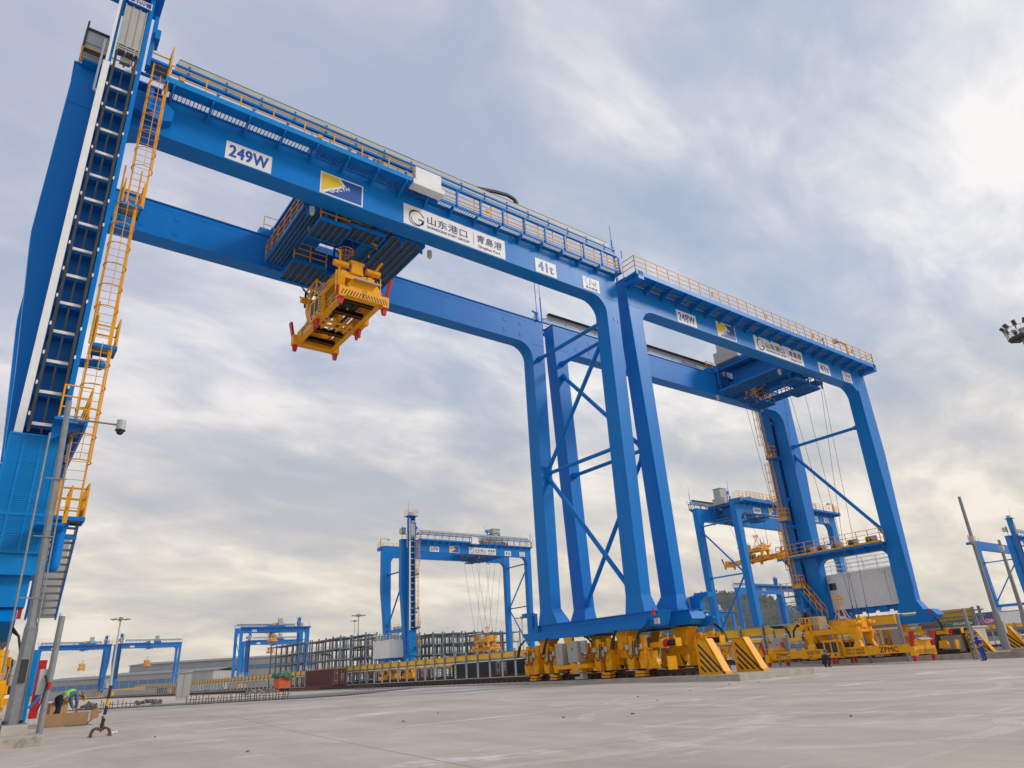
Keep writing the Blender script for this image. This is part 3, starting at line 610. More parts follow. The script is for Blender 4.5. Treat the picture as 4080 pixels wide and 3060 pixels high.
    # caged ladders and landings
    spec = [(-12.98, -12.42, 6.2, 12.9, 7.9, 12.0), (-13.05, -12.48, 12.15, 18.9, 13.4, 17.8), (-12.80, -12.24, 18.1, 25.4, 19.6, 24.2)]
    LY = -5.0
    for (xa, xb, za, zb, ca, cb2) in spec:
        b = MB()
        for x in (xa, xb): b.bar((x, LY, za), (x, LY, zb+.9 if zb < 24 else zb), .05, .06)
        z = za+.3
        while z < zb: b.tube((xa, LY, z), (xb, LY, z), .011, 5); z += .3
        ld = b.build('ladder', 'yrail', t)
        b = MB(); z = ca; cxm = (xa+xb)/2; rr = .36
        while z <= cb2+.01: b.arc((cxm, LY-.28, z), rr, .02, 'z', -math.pi*1.22, math.pi*.22, 12); z += .86
        for a in (-.5*math.pi, -.8*math.pi, -.2*math.pi, -1.1*math.pi, .1*math.pi): b.bar((cxm+rr*math.cos(a), LY-.28+rr*math.sin(a), ca), (cxm+rr*math.cos(a), LY-.28+rr*math.sin(a), cb2), .022)
        b.build('ladder_cage', 'yrail', ld)
    for (xa, xb, z) in ((-13.1, -12.2, 6.2), (-12.98, -12.2, 12.15), (-13.0, -12.25, 18.1), (-13.0, -12.15, 25.45)):
        b = MB(); b.box(xa, xb, -5.1, -5.04, z-.1, z+.02); b.box(xa, xb, -4.3, -4.24, z-.1, z+.02); b.box(xa, xa+.05, -5.1, -4.24, z-.1, z+.02); b.box(xb-.05, xb, -5.1, -4.24, z-.1, z+.02)
        b.bar((xa+.1, -4.6, z-.1), (xa+.1, -4.6, z-.6), .06); b.bar((xa-.3, -4.6, z-.55), (xb-.1, -4.6, z-.55), .1); lp = b.build('landing', 'blue', t)
        b = MB(); b.box(xa+.05, xb-.05, -4.98, -4.3, z-.04, z-.01); b.build('grating', 'grat', lp)
        b = MB(); rail_run(b, [(xa+.05, -5.05, z), (xa+.05, -4.3, z)], 1.1, (1., .66, .33), .8, .025); rail_run(b, [(xb-.05, -5.05, z), (xb-.05, -4.3, z), (xa+.05, -4.3, z)], 1.1, (1., .66, .33), .8, .025); b.box(xb-.09, xb-.04, -5.05, -4.3, z, z+.3); b.box(xa, xa+.05, -5.05, -4.3, z, z+.3); b.build('railing', 'yrail', lp)
    b = MB(); b.tube((-13.9, -4.3, 11.6), (-12.6, -4.6, 11.6), .16, 10); b.ico((-12.6, -4.6, 11.6), .2); b.tube((-12.78, -4.7, 6.0), (-12.78, -4.7, 4.75), .17, 12); b.tube((-12.78, -4.7, 4.75), (-13.4, -4.5, 4.75), .17, 12); b.ico((-12.78, -4.7, 4.75), .17); b.tube((-12.78, -4.9, 6.0), (-12.78, -4.6, 6.0), .2, 14); b.build('bracket_pipe', 'blue', t)
    b = MB()
    for x in (-13.12, -12.32): b.bar((x, -4.6, 6.1), (x, -2.9, 3.4), .05, .2)
    st = b.build('stair', 'blue', t)
    b = MB()
    for k in range(13): b.box(-13.1, -12.34, -4.6+k*.13, -4.38+k*.13, 5.95-k*.205, 5.99-k*.205)
    b.build('tread', 'grat', st)
    b = MB()
    for x in (-13.12, -12.32):
        for h_ in (.55, 1.05): b.bar((x, -4.6, 6.1+h_), (x, -2.9, 3.4+h_), .045)
        for k in range(5): b.bar((x, -4.6+k*.42, 6.1-k*.67), (x, -4.6+k*.42, 7.15-k*.67), .045)
    b.build('handrail', 'yrail', st)
    
    # stair on the far side, down to the rail (plain side)
    b = MB(); b.box(-13.5, -12.8, -6.6, -5.4, 5.62, 5.7); st = b.build('lower_landing', 'blue', t)
    b = MB(); rail_run(b, [(-12.8, -6.6, 5.7), (-12.8, -5.4, 5.7)], 1.1, (1., .5), .6); b.build('railing', 'yrail', st)
    return t
def bogie_proto(parent):
    """travel unit: double wheel set with two upright drives on the -x side, origin at the rail head"""
    b = MB(); b.hexa([(-.26, -.72, .12), (.26, -.72, .12), (.26, .72, .12), (-.26, .72, .12), (-.24, -.5, .78), (.24, -.5, .78), (.24, .5, .78), (-.24, .5, .78)])
    b.tube((-.3, 0, .42), (.3, 0, .42), .2, 12)
    for sy in (-1, 1):
        y = sy*.43; b.prism([(y-.19, .12), (y+.19, .12), (y+.25, .5), (y+.17, .95), (y-.17, .95), (y-.25, .5)], 'x', -.74, -.30); b.tube((-.76, y, .36), (-.70, y, .36), .16, 14); b.box(-.6, -.36, y-.12, y+.12, .95, 1.12)
        b.box(-.82, -.74, y-.06, y+.06, .6, .82); b.box(-.3, .1, y+sy*.2, y+sy*.34, .35, .95)
    b.box(-.62, -.4, -.24, .24, .62, .74); b.prism([(-.3, .02), (.3, .02), (.34, -.1), (-.34, -.1)], 'x', -.62, -.2); b.prism([(-.34, -.14), (.34, -.14), (.3, -.24), (-.3, -.24)], 'x', -.66, -.2)
    b.box(-.45, -.1, -.62, .62, .98, 1.1)
    o = b.build('bogie', 'yel', parent, bevel=.012)
    for sy in (-1, 1):
        b = MB(); y = sy*.43; b.tube((-.5, y, 1.1), (-.5, y, 1.62), .16, 16); b.tube((-.5, y, 1.56), (-.5, y, 1.72), .18, 16); b.box(-.78, -.52, y-sy*.34-.1, y-sy*.34+.1, 1.32, 1.55)
        for k in range(8): a = k*math.pi/4; b.bar((-.5+.165*math.cos(a), y+.165*math.sin(a), 1.14), (-.5+.165*math.cos(a), y+.165*math.sin(a), 1.5), .012)
        d = b.build('drive_motor', 'yel', o)
        b = MB(); b.cb((-.86, y+sy*.02, 1.18), (.1, .2, .24)); b.build('junction_box', 'lgrey', o, bevel=.02)
        b = MB(); b.cb((-.84, y-sy*.24, .98), (.1, .15, .36)); b.build('brake_cover', 'cab', o, bevel=.03)
    b = MB()
    for sy in (-1, 1): b.path([(-.9, sy*.42, 1.06), (-.92, sy*.42, .86), (-.9, sy*.34, .68), (-.88, sy*.2, .62), (-.86, sy*.1, .72), (-.84, sy*.08, 1.2), (-.8, sy*.07, 1.5)], .022)
    b.build('hose', 'rubber', o)
    for y in (-.62, .62):
        b = MB(); b.tube((-.10, y*.72, .31), (.10, y*.72, .31), .31, 18); b.tube((-.13, y*.72, .31), (.13, y*.72, .31), .08, 10); b.build('wheel', 'dark', o)
    return o
def add_bogies(t, proto):
    first = True
    for sx in (1, -1):
        for y in (-3.5, -1.0, 3.4, 5.3):
            if first: o = proto; first = False
            else: o = copy_tree(proto, t)
            o.location = (14.12*sx, y if sx > 0 else -y, .62); o.rotation_euler = (0, 0, 0 if sx > 0 else math.pi)
        for yc in (-2.25, 4.35):
            if sx < 0: yc = -yc
            b = MB(); x = 14.1*sx
            b.prism([(yc-.62, 2.66), (yc+.62, 2.66), (yc+.62, 2.58), (yc+.46, 2.5), (yc+.22, 1.75), (yc-.22, 1.75), (yc-.46, 2.5), (yc-.62, 2.58)], 'x', x-.36, x+.36); b.prism([(yc-1.3, 1.30), (yc+1.3, 1.30), (yc+.8, 1.80), (yc-.8, 1.80)], 'x', x-.16, x+.16); b.tube((x-.5*sx, yc, 1.9), (x-.36*sx, yc, 1.9), .2, 14)
            for k in range(3): b.tube((x-.46*sx, yc-.45+k*.18, 2.45), (x-.4*sx, yc-.45+k*.18, 2.45), .04, 8)
            b.build('equaliser', 'yel', t, bevel=.015)
        b = MB(); x = 13.45*sx; s = sx
        b.box(min(x, x-.5*s), max(x, x-.5*s), .55, 1.35, 1.25, 2.35); b.box(min(x, x-.42*s), max(x, x-.42*s), 1.9, 2.5, 1.15, 2.3); b.box(min(x-.1*s, x-.3*s), max(x-.1*s, x-.3*s), .05, .5, 1.7, 2.35)
        c = b.build('drive_cabinet', 'cab', t, bevel=.02)
        b = MB(); b.box(min(x+.1*s, x-.5*s), max(x+.1*s, x-.5*s), -.2, 2.6, .92, 1.14); b.prism([(1.35, 2.6), (2.1, 2.6), (1.6, 1.2), (1.4, 1.2)], 'x', x-.1, x+.1); b.tube((x-.3*s, .95, 1.1), (x-.3*s, .95, 1.5), .07); b.box(min(x, x-.4*s), max(x, x-.4*s), .4, 1.4, .72, .86); b.build('cabinet_bracket', 'yel', c)
        b = MB(); b.box(min(x-.1*s, x-.45*s), max(x-.1*s, x-.45*s), .3, .95, .38, .5); b.box(x-.25, x+.1, .5, .75, .5, .7); b.build('rail_clamp', 'lgrey', c)
        b = MB(); flat(b, (x-.505*s, .95, 1.95), (0, -1 if s > 0 else 1, 0), (0, 0, 1), [(-.06, -.06), (.06, -.06), (.06, .07), (-.06, .07)]); b.build('warning_sticker', 'rebar', c)
        for sy in (-1, 1):
            y0 = sy*4.7+(.9 if sy > 0 else 0)
            b = MB(); b.box(x+.65*s-.22, x+.65*s+.22, min(y0+sy*.05, y0+sy*.25), max(y0+sy*.05, y0+sy*.25), 1.65, 2.1); b.box(x+.65*s-.12, x+.65*s+.12, min(y0-sy*.7, y0+sy*.1), max(y0-sy*.7, y0+sy*.1), 1.7, 1.95); b.tube((x-.02*s, y0-sy*.1, 1.0), (x+.35*s, y0-sy*.1, 1.0), .22, 14); b.prism([(y0-sy*.55, .72), (y0+sy*.25, .72), (y0+sy*.05, 1.25), (y0-sy*.45, 1.25)], 'x', x+.1*s-.06, x+.1*s+.06); b.cb((x+.65*s, y0+sy*1.12, 1.88), (.4, .06, .4)); b.bar((x+.5*s, y0+sy*.25, 2.13), (x+.5*s, y0+sy*1.12, 2.13), .03); ob = b.build('end_buffer_mount', 'yel', t)
            b = MB(); b.tube((x+.65*s, y0+sy*.25, 1.88), (x+.65*s, y0+sy*.5, 1.88), .19, 14); b.build('buffer_flange', 'red', ob)
            b = MB(); b.tube((x+.65*s, y0+sy*.5, 1.88), (x+.65*s, y0+sy*1.1, 1.88), .14, 14); b.build('rubber_buffer', 'rubber', ob)
            b = MB(); b.box(x+.35*s-.03, x+.95*s+.03, min(y0+sy*.5, y0+sy*.56), max(y0+sy*.5, y0+sy*.56), .62, 1.25) if s > 0 else b.box(x+.95*s-.03, x+.35*s+.03, min(y0+sy*.5, y0+sy*.56), max(y0+sy*.5, y0+sy*.56), .62, 1.25); b.build('track_sweeper', 'yel', ob)

# ------------------------------------------------------------------ girder signs
def signs(t, number, side, offs, full=True):
    """side -1: face y=-4.27 read along +x; side +1: face y=+4.27 read along -x. offs: left/right edges"""
    U = Vector((1, 0, 0)) if side < 0 else Vector((-1, 0, 0)); V = Vector((0, 0, 1)); Nn = Vector((0, side, 0)); yf = 4.27*side
    def panel(nm, a, b_, z0, z1, m='sign'):
        mb = MB(); xa, xb = (a, b_) if side < 0 else (-b_, -a); mb.box(xa, xb, min(yf, yf+side*.02), max(yf, yf+side*.02), z0, z1); return mb.build(nm, m, t)
    def C(a, z, k=1): return Vector(((a if side < 0 else -a), yf+side*(.02+.003*k), z))
    a, b_ = offs[0]; 
    if number:
        p = panel('number_sign', a, b_, 22.46, 23.42); mb = MB(); letter(mb, number, C((a+b_)/2, 22.94), (b_-a)*.83, .62, U, V, .042); mb.build('lettering', 'sblue', p)
    else: p = panel('number_sign', a, b_, 22.46, 23.42)
    if not full: return
    a, b_ = offs[1]; p = panel('company_sign', a, b_, 22.46, 23.73); wd = b_-a; cc_ = C((a+b_)/2, 23.095)
    mb = MB(); flat(mb, cc_, U, V, [(-wd/2+.07, -.56), (wd/2-.07, -.56), (wd/2-.07, .56), (-wd/2+.07, .56)]); mb.build('blue_field', 'sblue', p)
    mb = MB(); flat(mb, C((a+b_)/2, 23.095, 2), U, V, [(-wd/2+.07, -.56), (-wd/2+.07, .56), (-.22, .56), (.06, .20), (-wd/2+.30, -.50)]); mb.build('yellow_field', 'syel', p)
    mb = MB(); k2 = C((a+b_)/2, 23.095, 3)
    flat(mb, k2, U, V, [(-.22, .56), (-.12, .56), (.18, .20), (.10, .14), (-wd/2+.22, -.56), (-wd/2+.07, -.56), (-wd/2+.07, -.50), (.03, .20)])
    letter(mb, 'QQCTN', C((a+b_)/2, 23.095, 4)+U*(-.13)+V*(-.13), 1.12, .21, U, V, .055, rot=R(27)); mb.build('lettering', 'sign', p)
    a, b_ = offs[2]; p = panel('port_group_sign', a, b_, 22.47, 23.72); L_ = b_-a; s = L_/6.5
    g1 = MB(); c0 = C(a, 23.1)
    G = lambda fx: a+fx*s
    ribbon(g1, C(G(.78), 23.06), U, V, (0, 0), .44*s, lambda t_: .10*s*math.sin(math.pi*min(1, t_*1.05))+.02, R(52), R(215)); flat(g1, C(G(.78), 23.06), U, V, [(.10*s, .44*s), (.40*s, .24*s), (.46*s, .12*s), (.34*s, .17*s), (.2*s, .30*s)])
    ribbon(g1, C(G(.42), 23.62), U, V, (0, 0), .22*s, lambda t_: .05*s*(1-t_)+.012, R(-30), R(-150)); g1.build('dragon_mark', 'bronze', p)
    g2 = MB(); ribbon(g2, C(G(.80), 23.0), U, V, (0, 0), .36*s, lambda t_: .03*s+.09*s*t_, R(165), R(345)); ribbon(g2, C(G(.74), 23.02, 2), U, V, (0, 0), .46*s, lambda t_: .05*s*math.sin(math.pi*t_)+.01, R(190), R(310))
    flat(g2, C(G(.86), 23.04), U, V, [(0, 0), (.36*s, 0), (.30*s, -.32*s), (.18*s, -.30*s), (.24*s, -.1*s), (0, -.1*s)])
    letter(g2, '山东港口', C(G(2.66), 23.20), 2.5*s, .50, U, V, .022); letter(g2, '青島港', C(G(5.42), 23.22), 1.7*s, .50, U, V, .02, shear=.12); g2.build('lettering', 'navy', p)
    g3 = MB(); letter(g3, 'SHANDONG PORT GROUP', C(G(2.72), 22.75), 2.65*s, .15, U, V, .05); letter(g3, 'Qingdao Port', C(G(5.38), 22.70), 1.5*s, .22, U, V, .03); g3.bar(C(G(4.33), 22.72), C(G(4.33), 23.5), .015); g3.build('small_lettering', 'navy', p)
    a, b_ = offs[3]; p = panel('load_sign', a, b_, 22.46, 23.42); mb = MB(); letter(mb, '41t', C((a+b_)/2, 22.95), (b_-a)*.70, .62, U, V, .06); mb.build('lettering', 'sblue', p)
    a, b_ = offs[4]; p = panel('maker_sign', a, b_, 22.5, 23.42); mb = MB(); m_ = (a+b_)/2
    ribbon(mb, C(m_-.22, 23.12), U, V, (0, 0), .26, lambda t_: .02+.03*math.sin(math.pi*t_), R(20), R(320)); ribbon(mb, C(m_-.02, 23.2), U, V, (0, 0), .13, lambda t_: .035, R(-100), R(130), 14); mb.bar(C(m_-.08, 23.28), C(m_-.12, 22.92), .05, .004); mb.bar(C(m_+.06, 22.94), C(m_+.16, 23.12), .02, .004); mb.bar(C(m_+.16, 23.12), C(m_+.22, 22.9), .04, .004); mb.bar(C(m_+.22, 22.9), C(m_+.36, 23.22), .02, .004)
    mb.bar(C(m_+.36, 23.24), C(m_+.36, 22.88), .04, .004); ribbon(mb, C(m_+.40, 23.15), U, V, (0, 0), .09, lambda t_: .03, R(-90), R(100), 10)
    letter(mb, '青岛装备', C(m_, 22.68), (b_-a)*.72, .17, U, V, .02); mb.build('lettering', 'sblue', p)
OFF_T = [(-9.48, -7.46), (-5.15, -2.94), (-.67, 5.82), (8.02, 9.63), (11.80, 13.20)]
OFF_P = [(-10.0, -7.95), (-5.62, -3.42), (-1.1, 5.46), (7.75, 9.45), (11.55, 13.0)]
GR = 'blue rail-mounted gantry cranes'
A = crane_base('gantry_crane', 'nearest tall blue gantry crane, marked 249W, its wide leg cut by the left edge', GR)
bp = bogie_proto(A); index(); add_bogies(A, bp); index()

B = copy_tree(A); B.location = (44.80, 29.66, 0); B.rotation_euler = (0, 0, math.pi-R(.55)); tag(B, 'big blue gantry crane on the right, marked 248W, with white house above its bogies', 'crane', GR)
Cc = copy_tree(A); Cc.location = (75.45, 116.7, 0); tag(Cc, 'blue gantry crane marked 247W standing further back, seen below the nearest crane', 'crane', GR)
D = copy_tree(A); D.location = (108.75, 68.3, 0); D.rotation_euler = (0, 0, math.pi); tag(D, 'blue gantry crane marked 246W behind the right-hand crane', 'crane', GR)
FAR = ('railing', 'bogie', 'hose', 'landing', 'ladder', 'stair', 'energy_chain', 'octagon_bracket', 'bracket_pipe', 'lower_landing', 'air_conditioner', 'junction_box', 'drive_cabinet', 'warning_lamp', 'grating', 'cross_bar', 'white_cover', 'conduit', 'window', 'cover_frame', 'mesh_floor', 'logo_plate', 'end_buffer_mount')
def far_crane(x, y, rot, label, num=None, full=False):
    c = copy_tree(A, skip=FAR, depth=2); c.location = (x, y, 0); c.rotation_euler = (0, 0, rot); tag(c, label, 'crane', GR)
    b = MB()
    for sx in (1, -1):
        for yy in (-2.2, 4.3): b.box(14.1*sx-.5, 14.1*sx+.5, yy*sx-1.6, yy*sx+1.6, .6, 2.5)
    b.build('bogie', 'yel', c)
    signs(c, num, -1 if rot == 0 else 1, OFF_T if rot == 0 else OFF_P, full); return c
A.location = (14.35, 29.92, 0)
b = MB(); b.box(-13.05, -12.3, -2.6, -1.9, 3.5, 6.1); b.build('side_cabinet', 'lgrey', A)
for ch in B.children:
    if ch.name.startswith('walkway'):
        for c2 in ch.children:
            if c2.name.startswith('lamp_arm'): c2.location.x += 2.4
signs(A, '249W', -1, OFF_T); signs(B, '248W', 1, OFF_P); signs(Cc, '247W', -1, OFF_T); signs(D, '246W', 1, OFF_P)
F1 = far_crane(41.6, 414, math.pi, 'leftmost of the tiny distant blue cranes, spreader hanging at its left')
F2 = far_crane(74.3, 412, 0, 'second distant blue crane from the left, its mast at its left leg')
F3 = far_crane(105.6, 317, math.pi, 'distant blue crane left of the steel racks, the nearer one of two overlapping')
F4 = far_crane(137.6, 413, 0, 'distant blue crane seen through the legs of the crane left of the racks')
F5 = far_crane(237.6, 154.5, math.pi, 'small blue crane with a short span visible between the right-hand cranes', '242W')
F6 = far_crane(327, 251, math.pi, 'hazy blue crane in front of the wooded hill')
F7 = far_crane(214, 64.6, 0, 'blue crane cut by the right edge of the picture')

# ------------------------------------------------------------------ trolleys
def trolley(name, label):
    t = thing(name, label, 'trolley', group='crane trolleys')
    b = MB()
    for x in (-2.6, 2.6): b.box(x-.3, x+.3, -4.1, 4.1, 24.7, 25.25)
    for y in (-3.77, 3.77): b.box(-3.6, 3.6, y-.25, y+.25, 24.62, 25.1)
    b.box(-3.0, 3.0, -3.0, 3.0, 24.9, 25.0); b.box(-2.2, -1.2, -2.4, 2.4, 23.0, 24.7); b.box(.8, 1.8, -2.4, 2.4, 23.2, 24.7); b.box(-3.2, 3.3, -3.0, -2.8, 23.3, 23.5); b.box(-3.2, 3.3, 2.8, 3.0, 23.3, 23.5)
    for x in (-3.1, -2.2, -1.0, .6, 2.0, 3.2):
        for y in (-2.9, 2.9): b.bar((x, y, 22.0), (x, y, 24.8), .1)
    b.build('trolley_frame', 'blue', t)
    b = MB()
    for (x0, x1, y0, y1, z) in ((-3.3, -2.3, -2.9, 2.9, 22.55), (-2.5, -.9, -3.0, -1.4, 22.0), (-2.4, -.6, .9, 3.0, 21.85), (-.9, 1.0, -3.0, -1.9, 22.25), (1.5, 3.4, -2.9, 2.9, 22.6), (-.6, 1.2, 1.7, 3.0, 22.1)):
        n = 5
        for k in range(n+1): x = x0+(x1-x0)*k/n; b.box(x-.03, x+.03, y0, y1, z-.08, z)
        b.box(x0, x1, y0-.05, y0, z-.1, z+.1); b.box(x0, x1, y1, y1+.05, z-.1, z+.1); b.box(x0-.05, x0, y0, y1, z-.1, z+.1); b.box(x1, x1+.05, y0, y1, z-.1, z+.1)
    sp_ = b.build('service_platform', 'blue', t)
    b = MB()
    for (x0, x1, y0, y1, z) in ((-3.3, -2.3, -2.9, 2.9, 22.55), (-2.5, -.9, -3.0, -1.4, 22.0), (-2.4, -.6, .9, 3.0, 21.85), (-.9, 1.0, -3.0, -1.9, 22.25), (1.5, 3.4, -2.9, 2.9, 22.6), (-.6, 1.2, 1.7, 3.0, 22.1)): b.box(x0, x1, y0, y1, z, z+.05)
    b.build('grating', 'dgrat', sp_)
    b = MB()
    rail_run(b, [(-3.3, -2.9, 22.6), (-3.3, 2.9, 22.6)], 1.1, (1., .66, .33), .9, .028); rail_run(b, [(-3.3, -2.9, 22.6), (-2.5, -2.9, 22.6)], 1.1, (1., .66, .33), .8, .028); rail_run(b, [(-2.5, -3.0, 22.05), (-.9, -3.0, 22.05), (-.9, -1.4, 22.05), (-2.5, -1.4, 22.05)], 1.1, (1., .66, .33), .8, .028); rail_run(b, [(-2.4, .9, 21.9), (-.6, .9, 21.9)], 1.1, (1., .66, .33), .8, .028); rail_run(b, [(1.5, -2.9, 22.65), (1.5, 2.9, 22.65)], 1.1, (1., .66, .33), .9, .028); rail_run(b, [(-.9, -1.9, 22.3), (1.0, -1.9, 22.3)], 1.1, (1., .66, .33), .8, .028); rail_run(b, [(-3.3, 3.9, 25.1), (3.3, 3.9, 25.1)], 1.1, (1., .5), 1.0)
    rail_run(b, [(-3.6, -4.1, 25.1), (3.0, -4.1, 25.1)], 1.0, (1., .66, .33), .9)
    for (p, q) in (((-.9, -2.2, 22.1), (.9, -1.0, 23.4)), ((.9, -2.2, 22.1), (-.9, -1.0, 23.4))): b.bar(p, q, .09)
    b.build('railing', 'yrail', t)
    b = MB(); b.tube((-.9, -1.6, 25.7), (-.9, 1.6, 25.7), .42, 18); b.tube((.9, -1.6, 25.7), (.9, 1.6, 25.7), .42, 18); b.box(-1.3, 1.3, -2.1, -1.7, 25.1, 26.2); b.tube((0, -2.4, 25.6), (0, 2.4, 25.6), .18, 10); b.build('hoist_drum', 'yel', t)
    b = MB(); b.box(.8, 2.6, -3.0, -1.6, 25.1, 28.0); b.box(2.6, 3.4, -2.9, -.5, 25.1, 26.2); h = b.build('machine_house', 'cab', t, bevel=.03)
    b = MB(); b.prism([(.75, 28.0), (2.65, 28.0), (2.65, 28.1), (.75, 28.1)], 'y', -3.05, -1.55); b.cb((-.1, -2.2, 27.6), (.5, .6, .55)); b.bar((-.1, -2.2, 25.1), (-.1, -2.2, 27.4), .18); b.build('crane_arm', 'blue2', h)
    b = MB(); b.bar((-.9, -2.4, 25.2), (-.9, -2.4, 28.6), .05); b.bar((-1.1, -2.4, 28.5), (-.7, -2.4, 28.5), .04); b.build('wind_gauge', 'lgrey', h)
    for (x, y, z) in ((-3.0, -3.15, 22.35), (3.6, 3.05, 22.3), (3.6, -3.1, 22.2)):
        b = MB(); b.tube((x, y, z), (x, y, z-.35), .13, 12); b.ico((x, y, z-.38), .11); b.build('camera', 'lgrey', t)
    b = MB(); b.cb((-3.8, -2.7, 23.5), (.4, .35, .12)); b.bar((-3.6, -2.7, 23.5), (-3.2, -2.8, 23.4), .06); b.build('floodlight', 'lgrey', t)
    return t
index()
# ------------------------------------------------------------------ spreaders
def spreader(name, label, LH, rope_to, ropes=True, cage=True):
    t = thing(name, label, 'spreader', group='yellow container spreaders')
    b = MB(); core = 2.9
    for sx in (-1, 1):
        b.box(sx*.95-.14, sx*.95+.14, -core, core, .50, 1.12); b.box(sx*.62-.05, sx*.62+.05, -core, core, 1.0, 1.1)
        for y in (-2.4, -1.2, 1.2, 2.4): b.box(-.9, .9, y-.1, y+.1, .52, .8)
    b.box(-.85, .85, -.2, -.05, .5, .62); b.box(-.85, .85, .3, .45, .5, .62)
    for x in (-.6, -.2, .2, .6): b.tube((x, -.45, .54), (x, .7, .54), .07, 8)
    b.build('main_frame', 'yel', t, bevel=.02)
    if LH > 4:
        for sy in (-1, 1):
            b = MB()
            for sx in (-1, 1): b.box(sx*.97-.11, sx*.97+.11, min(sy*core, sy*(LH-.1)), max(sy*core, sy*(LH-.1)), .56, 1.08)
            b.build('telescopic_arm', 'yel', t, bevel=.015)
    for sy in (-1, 1):
        e = MB(); e.box(-1.28, 1.28, sy*LH-.19, sy*LH+.19, .46, .80); e.prism([(-1.28, .42), (-1.28, .64), (-.8, .98), (.8, .98), (1.28, .64), (1.28, .42)], 'y', sy*LH+sy*.19, sy*LH+sy*.23)
        for sx in (-1, 1): e.box(sx*1.14-.17, sx*1.14+.17, sy*LH-.22, sy*LH+.17, .34, .92)
        e.prism([(-.95, .98), (.95, .98), (.7, 1.38), (-.7, 1.38)], 'y', sy*LH-sy*.25, sy*LH+sy*.2) if 1 else 0
        eo = e.build('end_beam', 'yel', t, bevel=.02)
        s = MB(); yy = sy*(LH+.236)
        for k in range(-8, 9):
            x = k*.15; dx = .12 if k < 0 else -.12
            zt = .95 if abs(x+dx) < .8 else .95-(abs(x+dx)-.8)*.68
            zt = min(zt, .72); s.add([(x-.03, yy, .45), (x+.03, yy, .45), (x+dx+.03, yy, zt), (x+dx-.03, yy, zt)], [(0, 1, 2, 3)])
        ribbon(s, (0, yy, .86), (-sy, 0, 0), (0, 0, 1), (0, 0), .11, lambda q: .015, 0, 2*math.pi, 16); letter(s, 'ZPMC', (0, yy, .86), .16, .05, (-sy, 0, 0), (0, 0, 1)); s.build('warning_stripe', 'black', eo)
        w_ = MB(); w_.hexa([(-.6, sy*LH-.2, 1.38), (.6, sy*LH-.2, 1.38), (.75, sy*LH+sy*.5, 1.30), (-.75, sy*LH+sy*.5, 1.30), (-.6, sy*LH-.2, 1.45), (.6, sy*LH-.2, 1.45), (.75, sy*LH+sy*.5, 1.35), (-.75, sy*LH+sy*.5, 1.35)]); w_.build('lamp_cover', 'lgrey', eo)
        for sx in (-1, 1):
            l_ = MB(); l_.tap((sx*1.14-.09, sx*1.14+.09, sy*LH-.08, sy*LH+.06), 0.0, (sx*1.14-.13, sx*1.14+.13, sy*LH-.13, sy*LH+.1), .36); l_.build('twist_lock', 'red', eo)
            f_ = MB(); up = 1.85; f_.hexa([(sx*1.2-.06, sy*LH+.1*sy-.05, .8), (sx*1.2+.06, sy*LH+.1*sy-.05, .8), (sx*1.2+.06, sy*LH+.1*sy+.15, .8), (sx*1.2-.06, sy*LH+.1*sy+.15, .8), (sx*1.32-.06, sy*LH+.35*sy-.12, up), (sx*1.32+.06, sy*LH+.35*sy-.12, up), (sx*1.32+.06, sy*LH+.35*sy+.18, up), (sx*1.32-.06, sy*LH+.35*sy+.18, up)]) if LH > 4 or sx*sy != 1 else f_.cb((sx*1.3, sy*LH, .7), (.1, .2, .5)); f_.build('flipper', 'red', eo)
    for sx in (-1, 1):                                       # middle twin lock housings
        m_ = MB(); x0, x1 = (sx*1.08, sx*1.30) if sx > 0 else (sx*1.30, sx*1.08)
        m_.box(x0, x1, -.62, -.50, .48, 1.6); m_.box(x0, x1, .50, .62, .48, 1.6); m_.box(x0, x1, -.66, .66, 1.56, 1.68); m_.box(x0, x1, -.55, .55, .48, .82); m_.box(x0, x1, -.05, .05, .8, 1.6); mo = m_.build('twin_lock_housing', 'yel', t, bevel=.015)
        s = MB(); s.box(x0+.02, x1-.02, -.48, -.06, .85, 1.5); s.box(x0+.02, x1-.02, .06, .48, .85, 1.5); s.tube((sx*1.302, -.25, .66), (sx*1.31, -.25, .66), .09, 10); s.tube((sx*1.302, .25, .66), (sx*1.31, .25, .66), .09, 10); s.build('lock_opening', 'dark', mo)
        s = MB()
        for y in (-.16, .16): s.tap((sx*1.14-.06, sx*1.14+.06, y-.06, y+.06), .02, (sx*1.14-.09, sx*1.14+.09, y-.1, y+.1), .5)
        s.build('twist_lock', 'red', mo)
        s = MB(); s.prism([(-.66, .45), (-.88, .45), (-1.0, .9), (-.86, 1.66), (-.66, 1.66)], 'x', x0+.02, x1+.01 if sx > 0 else x1-.02); so_ = s.build('guide_plate', 'yel', mo)
        s = MB(); xf = sx*1.315
        for k in range(6): s.add([(xf, -.67, .62+k*.17), (xf, -.67, .70+k*.17), (xf, -.92, .56+k*.17), (xf, -.92, .48+k*.17)], [(0, 1, 2, 3)])
        s.build('warning_stripe', 'black', so_)
    # lettering on both long sides
    for sx in (-1, 1):
        U = (0, -sx*-1.0, 0); U = (0, -1, 0) if sx < 0 else (0, 1, 0)
        k = -1 if sx < 0 else 1
        s = MB(); xf = sx*1.094
        letter(s, 'QQCTN', (xf, k*-1.75, .88), 1.15, .26, U, (0, 0, 1), .03); letter(s, 'SWL 41 SINGLE', (xf, k*1.75, .93), 1.35, .16, U, (0, 0, 1), .02); letter(s, 'SWL 41 TWIN 20', (xf, k*1.75, .70), 1.35, .16, U, (0, 0, 1), .02); letter(s, 'T28', (xf, k*-2.1, .62), .3, .13, U, (0, 0, 1), .01)
        if LH > 4:
            for yy in (-4.55, 4.25): letter(s, 'ZPMC', (xf-sx*.008, k*yy, .82), 1.35, .33, U, (0, 0, 1), .025)
